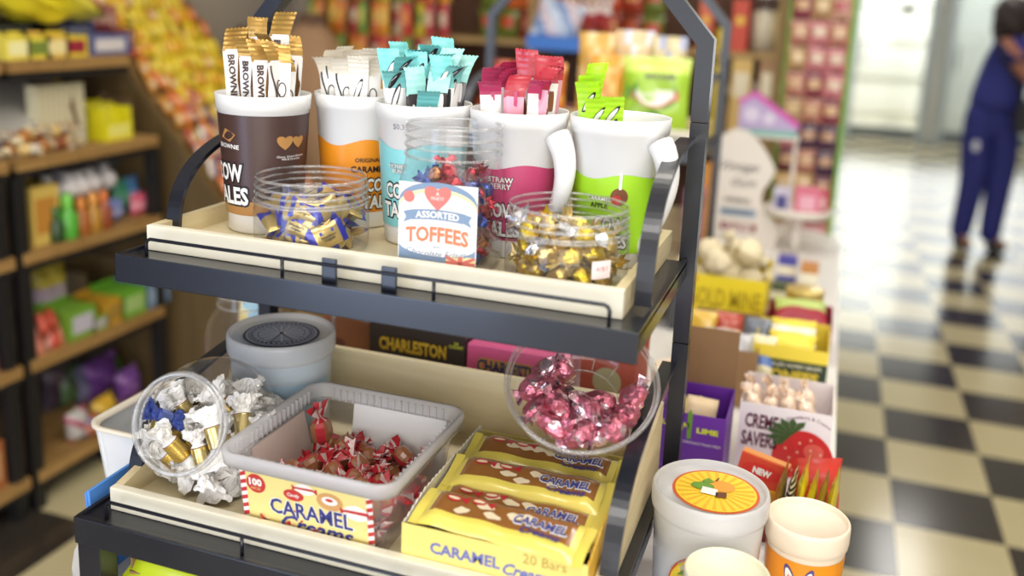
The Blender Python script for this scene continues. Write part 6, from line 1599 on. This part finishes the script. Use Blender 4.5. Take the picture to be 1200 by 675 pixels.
# ---------------------------------------------------------------- merchandise wall at the back
GY = 3.98
gw = empty('merchandise_shelf', 'long back wall shelf unit of hanging and standing candy bags', 'shelving', (-1.1, GY, 0))
L = Matrix.Translation((1.1, -GY, 0))
xa, xb = at_y(398, 40, GY).x, at_y(922, 60, GY).x
m = MB(); m.box(xa, 4.06, 0, xb, 4.085, 2.2, 0, L); m.build('back_panel', mat('dark brown back panel', '5A3A26', .7, var=.15, scale=5), gw)
for x in (xa, (xa + xb) / 2, xb - .03): m = MB(); m.box(x, 3.72, 0, x + .03, 4.06, 2.2, 0, L); m.build('upright', BWL, gw)
ZS = (.55, .98, 1.36)
for z in ZS: m = MB(); m.box(xa + .031, 3.72, z - .022, xb - .031, 4.058, z, 0, L); m.build('shelf_board', BWL, gw)
def rowbags(defs, lab, cat, grp, wh, seed, nm='candy_bag'):
    out = []
    for i, (a, b) in enumerate(defs):
        o = pouch(wh[0], wh[1], wh[2], seed + i, lambda u, v: 1 if .35 < v < .75 and .2 < u < .8 else 0, None, 6, 8).build(nm, [film(a), film(b)])
        out.append(tag(o, lab, cat, grp))
    return out
def place_rows(ps, spots, seed):
    rnd = random.Random(seed)
    for i, (x, y, z) in enumerate(spots):
        o = ps[i] if i < len(ps) else ps[rnd.randrange(len(ps))].copy()
        if i >= len(ps): col.objects.link(o)
        o.location = (x, y, z); o.rotation_euler = (PI / 2 + rnd.uniform(-.06, .06), rnd.uniform(-.08, .08), rnd.uniform(-.15, .15))
A = rowbags((('C8402A', 'E88A3A'), ('E8A02E', 'F0D06A'), ('7A9A3A', 'C8C04A'), ('B83A3E', 'D8C0A0'), ('D8C43A', '8A9A2E'), ('D8742E', 'E8B04A'), ('C9B08A', 'B04A3A')), 'slim multicoloured bag hanging at the left end of the back wall shelf unit', 'candy bag', 'slim bags on the back wall', (.045, .14, .03), 600, 'hanging_bag')
spots = []
for r_ in range(4):
    for c in range(13): spots.append((xa + .03 + .052 * c, 3.685 - .03 * (c % 2), 1.13 + .145 * r_))
place_rows(A, spots, 5)
xm = xa + .06 + .052 * 13 + .02
A = rowbags((('C84A26', 'D8743A'), ('A83A26', 'E09A5A'), ('6A7A2E', 'C84A2E'), ('D86A2E', 'C8A04A'), ('8A3A22', 'B8522E')), 'orange red bag standing in the middle of the back wall shelf unit', 'candy bag', 'orange red bags on the back wall', (.085, .12, .045), 620)
spots = []
nx = int((xb - .45 - xm) / .088)
for r_ in range(3):
    for c in range(nx): spots.append((xm + .045 + .088 * c, 3.84, (1.04, 1.42, 1.548)[r_]))
place_rows(A, spots, 6)
# hanging red tipped white sweets and the blue tray before them
p = at_y(655, 55, 3.3)
bt = empty('counter_stand', 'slim stand with a blue tray behind the second rack', 'stand', (p.x, 3.3, 0))
m = MB(); m.box(-.10, -.07, p.z - .01, .10, .07, p.z - .004).box(-.10, -.07, p.z - .004, .10, -.064, p.z + .04).box(-.10, .064, p.z - .004, .10, .07, p.z + .04).box(-.10, -.064, p.z - .004, -.094, .064, p.z + .04).box(.094, -.064, p.z - .004, .10, .064, p.z + .04); m.build('tray', mat('cobalt tray', '3A74C8', .4), bt)
m = MB(); m.tube([(0, 0, 0), (0, 0, p.z - .01)], .02, 12); m.lathe([(.0001, .02), (.12, .015), (.13, 0)], 24); m.build('pole', ALUD, bt)
o = pouch(.17, .16, .05, 640, lambda u, v: int(u * 4 + v * 3) % 3).build('candy_bag', [film('B4C0D4'), film('7A92BC'), film('D4C4CC')]); tag(o, 'silver blue bag standing in the blue tray behind the second rack', 'candy bag'); o.location = (p.x - .01, 3.3, p.z + .085); o.rotation_euler = (PI / 2 - .2, .25, .2)
WS = [twist(.11, .018, None, 650 + i, 1.0, band=lambda j, k: 1 if j > 5 else 0).build('hanging_stick', [mat('stick white film', 'EDE4E0', .35), film('C0384A')]) for i in range(1)]
tag(WS[0], 'white stick with a cherry red lower end hanging above the blue tray', 'candy stick', 'cherry tipped sticks above the blue tray')
for i in range(6):
    o = WS[0] if i == 0 else WS[0].copy()
    if i: col.objects.link(o)
    q = at_y(667 + 9 * i, 14 + 3 * (i % 2), 3.62); o.location = (q.x, 3.62, q.z); o.rotation_euler = (0, PI / 2, .2 * i)
m = MB(); q = at_y(690, 0, 3.62); m.tube([(q.x - .16, 3.62, q.z + .045), (q.x + .16, 3.62, q.z + .045)], .006, 8).tube([(q.x - .16, 3.62, q.z + .045), (q.x - .16, 3.74, q.z + .045)], .006, 8).tube([(q.x + .16, 3.62, q.z + .045), (q.x + .16, 3.74, q.z + .045)], .006, 8); o = m.build('hang_rail', BLK); tag(o, 'thin black hang rail over the cherry tipped sticks', 'rail')
# right end of the wall: jars, boxes
for i, (lb, px0, px1, py0, py1, c1) in enumerate((('vermilion carton on the right upper back shelf', 857, 880, 0, 44, 'C8482E'), ('yellow carton behind the second rack post, back wall', 836, 856, 34, 106, 'E0C42E'), ('coral carton beside the yellow one, right of the first rack', 820, 838, 0, 28, 'D86A4A'))):
    q0, q1 = at_y(px0, py1, 3.78), at_y(px1, py0, 3.78); z0 = 1.36 if i != 1 else .98
    solid_box('candy_carton', lb, 'carton', q0.x, q1.x, 3.76, 3.88, z0, max(z0 + .1, q1.z), mat('card ' + c1, c1, .45), lambda m, fn, ft, w, d, h: (m.poly(circ(0, h * .1, w * .6, 20), lifted(fn, 2), 1), [mat('card E8C04A', 'E8C04A', .5)])[1])
JARW = mat('ivory sweets', 'DCD2B8', .5, bump=.6, scale=120)
for i, (lb, px, Y, z, r, h, cc) in enumerate((('clear jar of ivory sweets on the right upper back shelf', 893, 3.84, 1.36, .052, .22, 'DCD2B8'), ('clear jar of straw coloured sweets at the end of the upper back shelf', 912, 3.84, 1.36, .05, .22, 'D8C894'),
        ('clear jar of grey green sweets on the right lower back shelf', 893, 3.84, .98, .052, .24, 'B8B498'), ('clear jar of brown sweets left on the lower back shelf end', 868, 3.84, .98, .05, .22, 'A8886A'), ('clear jar of pale sweets at the far end of the lower back shelf', 914, 3.84, .98, .048, .24, 'D4CCC0'))):
    q = at_y(px, 60, Y); root = empty('candy_jar', lb, 'jar', (q.x, Y, z))
    m = MB(); m.lathe([(.0001, .002), (r, .002), (r, h * .8), (r * .8, h * .88), (r * .8, h)], 32); m.build('jar_body', CLEAR, root)
    m = MB(); m.lathe([(.0001, .005), (r * .93, .005), (r * .93, h * .7), (.0001, h * .74)], 24); m.build('filling', mat('sweets ' + cc, cc, .5, bump=.7, scale=90, var=.2), root)
    m = MB(); m.lathe([(r * .82, h * .96), (r * .86, h), (r * .86, h + .02), (.0001, h + .022)], 32); m.build('lid', mat('jar lid white', 'E4E0DA', .4), root)
for i, (lb, px0, px1, c1) in enumerate((('honey coloured carton under the upper back shelf', 858, 884, 'D8B46A'), ('brown and tan carton right of the honey coloured one', 890, 914, 'A8805A'))):
    q0, q1 = at_y(px0, 88, 3.75), at_y(px1, 62, 3.75)
    solid_box('candy_carton', lb, 'carton', q0.x, q1.x, 3.73, 3.785, .98, q1.z, mat('card ' + c1, c1, .5), lambda m, fn, ft, w, d, h: (m.poly([(-w * .7, h * .05), (w * .7, h * .05), (w * .7, h * .3), (-w * .7, h * .3)], lifted(fn, 2), 1), [mat('card E8DCC0', 'E8DCC0', .5)])[1])

# ---------------------------------------------------------------- green edged peg stand of pink packets
GYP = 3.62
pg = empty('peg_stand', 'green-edged tall peg stand covered in pink and tan packets', 'display stand', (-.07, GYP, 0))
x0, x1 = at_y(927, 40, GYP).x, at_y(1006, 8, GYP).x
LIMEG = mat('lime green paint', '7FB83A', .45)
m = MB(); m.box(x0 + .07, .0, .02, x1 + .07 - .018, .02, 1.95); m.build('peg_board', mat('dark grey peg board', '4A4440', .7), pg)
for x in (x0 + .07 - .012, x1 + .07 - .018): m = MB(); m.box(x, -.035, .0, x + .016, .03, 1.98); m.build('edge_trim', LIMEG, pg)
m = MB(); m.box(x0 + .07, -.03, 1.60, x1 + .07 - .018, -.0005, 1.72); m.build('header', LIMEG, pg)
A = rowbags((('B87A68', 'D8B48C'), ('8A3A4A', 'D0A878'), ('C87A80', 'DCC4AC'), ('B08A60', 'DCC090'), ('6A2A3A', 'C8A27A'), ('C89A84', 'B85A5A'), ('4A2A4A', 'C09878')), 'pink and tan packet hanging on the green edged peg stand', 'candy packet', 'packets on the peg stand', (.072, .086, .025), 700)
A2 = rowbags((('C8C04A', 'E0DA7A'), ('D8B07A', 'E8D0A8')), 'yellowish packet hanging low on the green edged peg stand', 'candy packet', 'lower packets on the peg stand', (.072, .086, .025), 720)
PEG = BLK
sp1, sp2 = [], []
ncl = 3; W_ = (x1 - .02 - x0)
for r_ in range(12):
    for c in range(ncl):
        x = x0 + W_ * (c + .5) / ncl; z = 1.55 - .092 * r_
        for dep in (0, 1):
            (sp2 if r_ in (7, 8) and c < 2 else sp1).append((x, GYP - .028 - .03 * dep, z - .01 * dep))
for r_, c in [(r_, c) for r_ in range(12) for c in range(ncl)]: m = MB(); m.tube([(x0 + .07 + W_ * (c + .5) / ncl, 0, 1.55 - .092 * r_ + .041), (x0 + .07 + W_ * (c + .5) / ncl, -.085, 1.55 - .092 * r_ + .044)], .002, 5); m.build('hook', ALUD, pg)
place_rows(A, sp1, 8); place_rows(A2, sp2, 9)

# ---------------------------------------------------------------- the customer
F_ = Vector((.985, 6.85, 0))
NAV = mat('navy scrubs cloth', '2B2F7C', .8, var=.08, scale=12, bump=.3)
SKIN = mat('brown skin', 'A86E52', .5, subs=.1)
HAIR = mat('dark brown hair', '2A1C18', .6, bump=.8, scale=60)
def skin(name, joints, edges, mats, parent, sub=2, smooth=True):
    me = bpy.data.meshes.new(name); me.from_pydata([j[0] for j in joints], edges, []); me.update()
    o = bpy.data.objects.new(name, me); col.objects.link(o); o.parent = parent
    if not isinstance(mats, list): mats = [mats]
    for mm_ in mats: me.materials.append(mm_)
    sk = o.modifiers.new('skin', 'SKIN'); sk.use_smooth_shade = True
    me.skin_vertices.new() if not me.skin_vertices else None
    d = me.skin_vertices[0].data
    for i, j in enumerate(joints):
        d[i].radius = j[1] if isinstance(j[1], tuple) else (j[1], j[1]); d[i].use_root = (i == 0)
    s = o.modifiers.new('subdivision', 'SUBSURF'); s.levels = sub; s.render_levels = sub
    return o
person = empty('person', 'person in navy scrubs seen from behind, leaning right, dark hair and a crossbody bag', 'person', F_)
# local frame: x to the right, y away from the camera, z up; head and arms lean right
J = {
 'pel': (0.0, 0, .90), 'sp1': (.01, .0, 1.05), 'sp2': (.03, .01, 1.2), 'chest': (.06, .02, 1.31), 'neck': (.06, .02, 1.42), 'hd0': (.065, .02, 1.48), 'hd1': (.08, .03, 1.58), 'hd2': (.085, .03, 1.645),
 'lhip': (-.07, .0, .86), 'lkn': (-.06, -.01, .48), 'lan': (-.09, .05, .10), 'ltoe': (-.04, -.06, .035), 'lheel': (-.10, .06, .04),
 'rhip': (.085, .0, .86), 'rkn': (.10, .02, .48), 'ran': (.09, .03, .10), 'rtoe': (.20, -.02, .035), 'rheel': (.07, .03, .04),
 'lsh': (.0, -.12, 1.36), 'lel': (.17, -.2, 1.15), 'lwr': (.40, -.17, 1.12), 'rsh': (.17, .16, 1.36), 'rel': (.33, .18, 1.14), 'rwr': (.53, .12, 1.1),
}
def S_(names, rads): return [(J[n_], r) for n_, r in zip(names, rads)]
nm = ['pel', 'sp1', 'sp2', 'chest', 'neck', 'hd0', 'hd1', 'hd2', 'lhip', 'lkn', 'lan', 'ltoe', 'rhip', 'rkn', 'ran', 'rtoe', 'lsh', 'lel', 'lwr', 'rsh', 'rel', 'rwr']
rd = [.12, .11, .12, .125, .052, .07, .09, .06, .085, .055, .038, .03, .085, .055, .038, .03, .06, .042, .03, .06, .042, .03]
ed = [(0, 1), (1, 2), (2, 3), (3, 4), (4, 5), (5, 6), (6, 7), (0, 8), (8, 9), (9, 10), (10, 11), (0, 12), (12, 13), (13, 14), (14, 15), (3, 16), (16, 17), (17, 18), (3, 19), (19, 20), (20, 21)]
jo = S_(nm, rd)
# hands: palm and five fingers each
for wr, el in ((18, 17), (21, 20)):
    w0 = Vector(jo[wr][0]); d = (w0 - Vector(jo[el][0])).normalized(); sx = d.cross(Vector((0, 0, 1))).normalized(); k = len(jo)
    jo.append((tuple(w0 + d * .06), (.036, .016))); ed.append((wr, k))
    for q, ln in ((-.027, .055), (-.009, .07), (.009, .066), (.026, .052)):
        b0 = w0 + d * .095 + sx * q; k2 = len(jo); jo.append((tuple(b0), .0085)); jo.append((tuple(b0 + d * ln * .5 - Vector((0, 0, .012))), .0078)); jo.append((tuple(b0 + d * ln * .8 - Vector((0, 0, .032))), .007)); ed += [(k, k2), (k2, k2 + 1), (k2 + 1, k2 + 2)]
    k2 = len(jo); b0 = w0 + d * .035 - sx * .035; jo.append((tuple(b0), .010)); jo.append((tuple(b0 + d * .03 - sx * .015), .0085)); jo.append((tuple(b0 + d * .055 - sx * .012 - Vector((0, 0, .01))), .0075)); ed += [(wr, k2), (k2, k2 + 1), (k2 + 1, k2 + 2)]
skin('body', jo, ed, SKIN, person)
nm = ['sp1', 'pel', 'lhip', 'rhip', 'lkn', 'rkn', 'lan', 'ran']
skin('trousers', [(J['sp1'], (.15, .14)), (J['pel'], (.185, .17)), (J['lhip'], .13), (J['rhip'], .13), (J['lkn'], .09), (J['rkn'], .09), ((J['lan'][0], J['lan'][1], .045), .072), ((J['ran'][0], J['ran'][1], .045), .072)], [(0, 1), (1, 2), (1, 3), (2, 4), (3, 5), (4, 6), (5, 7)], NAV, person)
skin('scrub_top', [((.0, 0, .90), (.20, .19)), (J['sp1'], (.18, .17)), (J['sp2'], (.175, .16)), (J['chest'], (.17, .16)), ((.06, .02, 1.40), .09), (J['lsh'], .085), ((.085, -.175, 1.25), .075), (J['rsh'], .085), ((.25, .18, 1.25), .075)], [(0, 1), (1, 2), (2, 3), (3, 4), (3, 5), (5, 6), (3, 7), (7, 8)], NAV, person)
for s in ('l', 'r'):
    h_, t_ = J[s + 'heel'], J[s + 'toe']
    skin('shoe', [((h_[0], h_[1], .05), (.06, .055)), (((h_[0] + t_[0]) / 2, (h_[1] + t_[1]) / 2, .042), (.062, .045)), ((t_[0], t_[1], .034), (.056, .034))], [(0, 1), (1, 2)], mat('dark grey shoe', '3A3432', .6), person)
m = MB(); bm = bmesh.new(); bmesh.ops.create_icosphere(bm, subdivisions=4, radius=1)
for v in bm.verts:
    n_ = 1 + .05 * math.sin(v.co.z * 9 + v.co.x * 7) + .04 * noise.noise(v.co * 4)
    v.co = Vector((v.co.x * .118 * n_, v.co.y * .125 * n_, v.co.z * (.12 if v.co.z > 0 else .23) * n_))
bm.verts.index_update(); m.add([v.co + Vector((.03, .0, 1.57)) for v in bm.verts], [[v.index for v in f.verts] for f in bm.faces], 0, None, True); bm.free()
# keep the face side open: the hair sits on the crown, the back of the head and the nape
m.build('hair', HAIR, person)
m = MB(); hd = Vector(J['hd1'])
m.lathe([(.0001, -.016), (.012, -.012), (.016, .0), (.008, .016), (.0001, .02)], 12, 0, Matrix.Translation(hd + Vector((.118, .03, -.02)))); m.build('nose', SKIN, person)
for s in (-1, 1): m = MB(); m.lathe([(.0001, -.011), (.009, -.007), (.012, 0), (.009, .007), (.0001, .011)], 12, 0, Matrix.Translation(hd + Vector((.098, .03 + s * .032, .012)))); m.build('eye', mat('eye white', 'E8E4E0', .3), person)
m = MB(); m.tube([hd + Vector((.100, .03 + .025 * t, -.062 - .004 * t * t)) for t in (-1, -.5, 0, .5, 1)], .006, 8); m.build('mouth', mat('lip', '9A4A42', .5), person)
m = MB(); m.prism(circ(0, 0, .022, 20, .036), -.003, .003, 0, Matrix.Translation((-.09, -.125, .72)) @ Matrix.Rotation(PI / 2, 4, 'X')); m.build('trouser_patch', mat('pale patch', 'D8DAE8', .6), person)
# crossbody bag
bg_ = empty('crossbody_bag', 'black crossbody bag hanging at the hip of the person in scrubs', 'bag', F_ + Vector((.22, -.21, .93)))
m = MB(); m.box(-.12, -.055, -.1, .12, .04, .11, 0, None, .025); m.build('bag_body', mat('black bag cloth', '1C1A1E', .6), bg_)
m = MB(); m.sweep([(-.09, -.03, .1), (-.17, -.06, .25), (-.26, -.055, .40), (-.30, .0, .50), (-.25, .10, .53), (-.16, .2, .45), (-.1, .24, .3), (.0, .2, .16), (.05, .03, .1)], .03, .004, (.5, -.85, .2)); m.build('strap', mat('black bag cloth', '1C1A1E', .6), bg_)
# counter the person leans on, out at the right edge
root = empty('low_table', 'pale low table at the far right edge beside the person in scrubs', 'table', (1.75, 6.9, 0))
m = MB(); m.box(-.32, -.3, .86, .42, .3, .9, 0, None, .005); m.build('tabletop', PALEG, root)
for (x, y) in ((-.28, -.26), (.38, -.26), (-.28, .26), (.38, .26)): m = MB(); m.box(x - .02, y - .02, 0, x + .02, y + .02, .86); m.build('leg', ALUD, root)
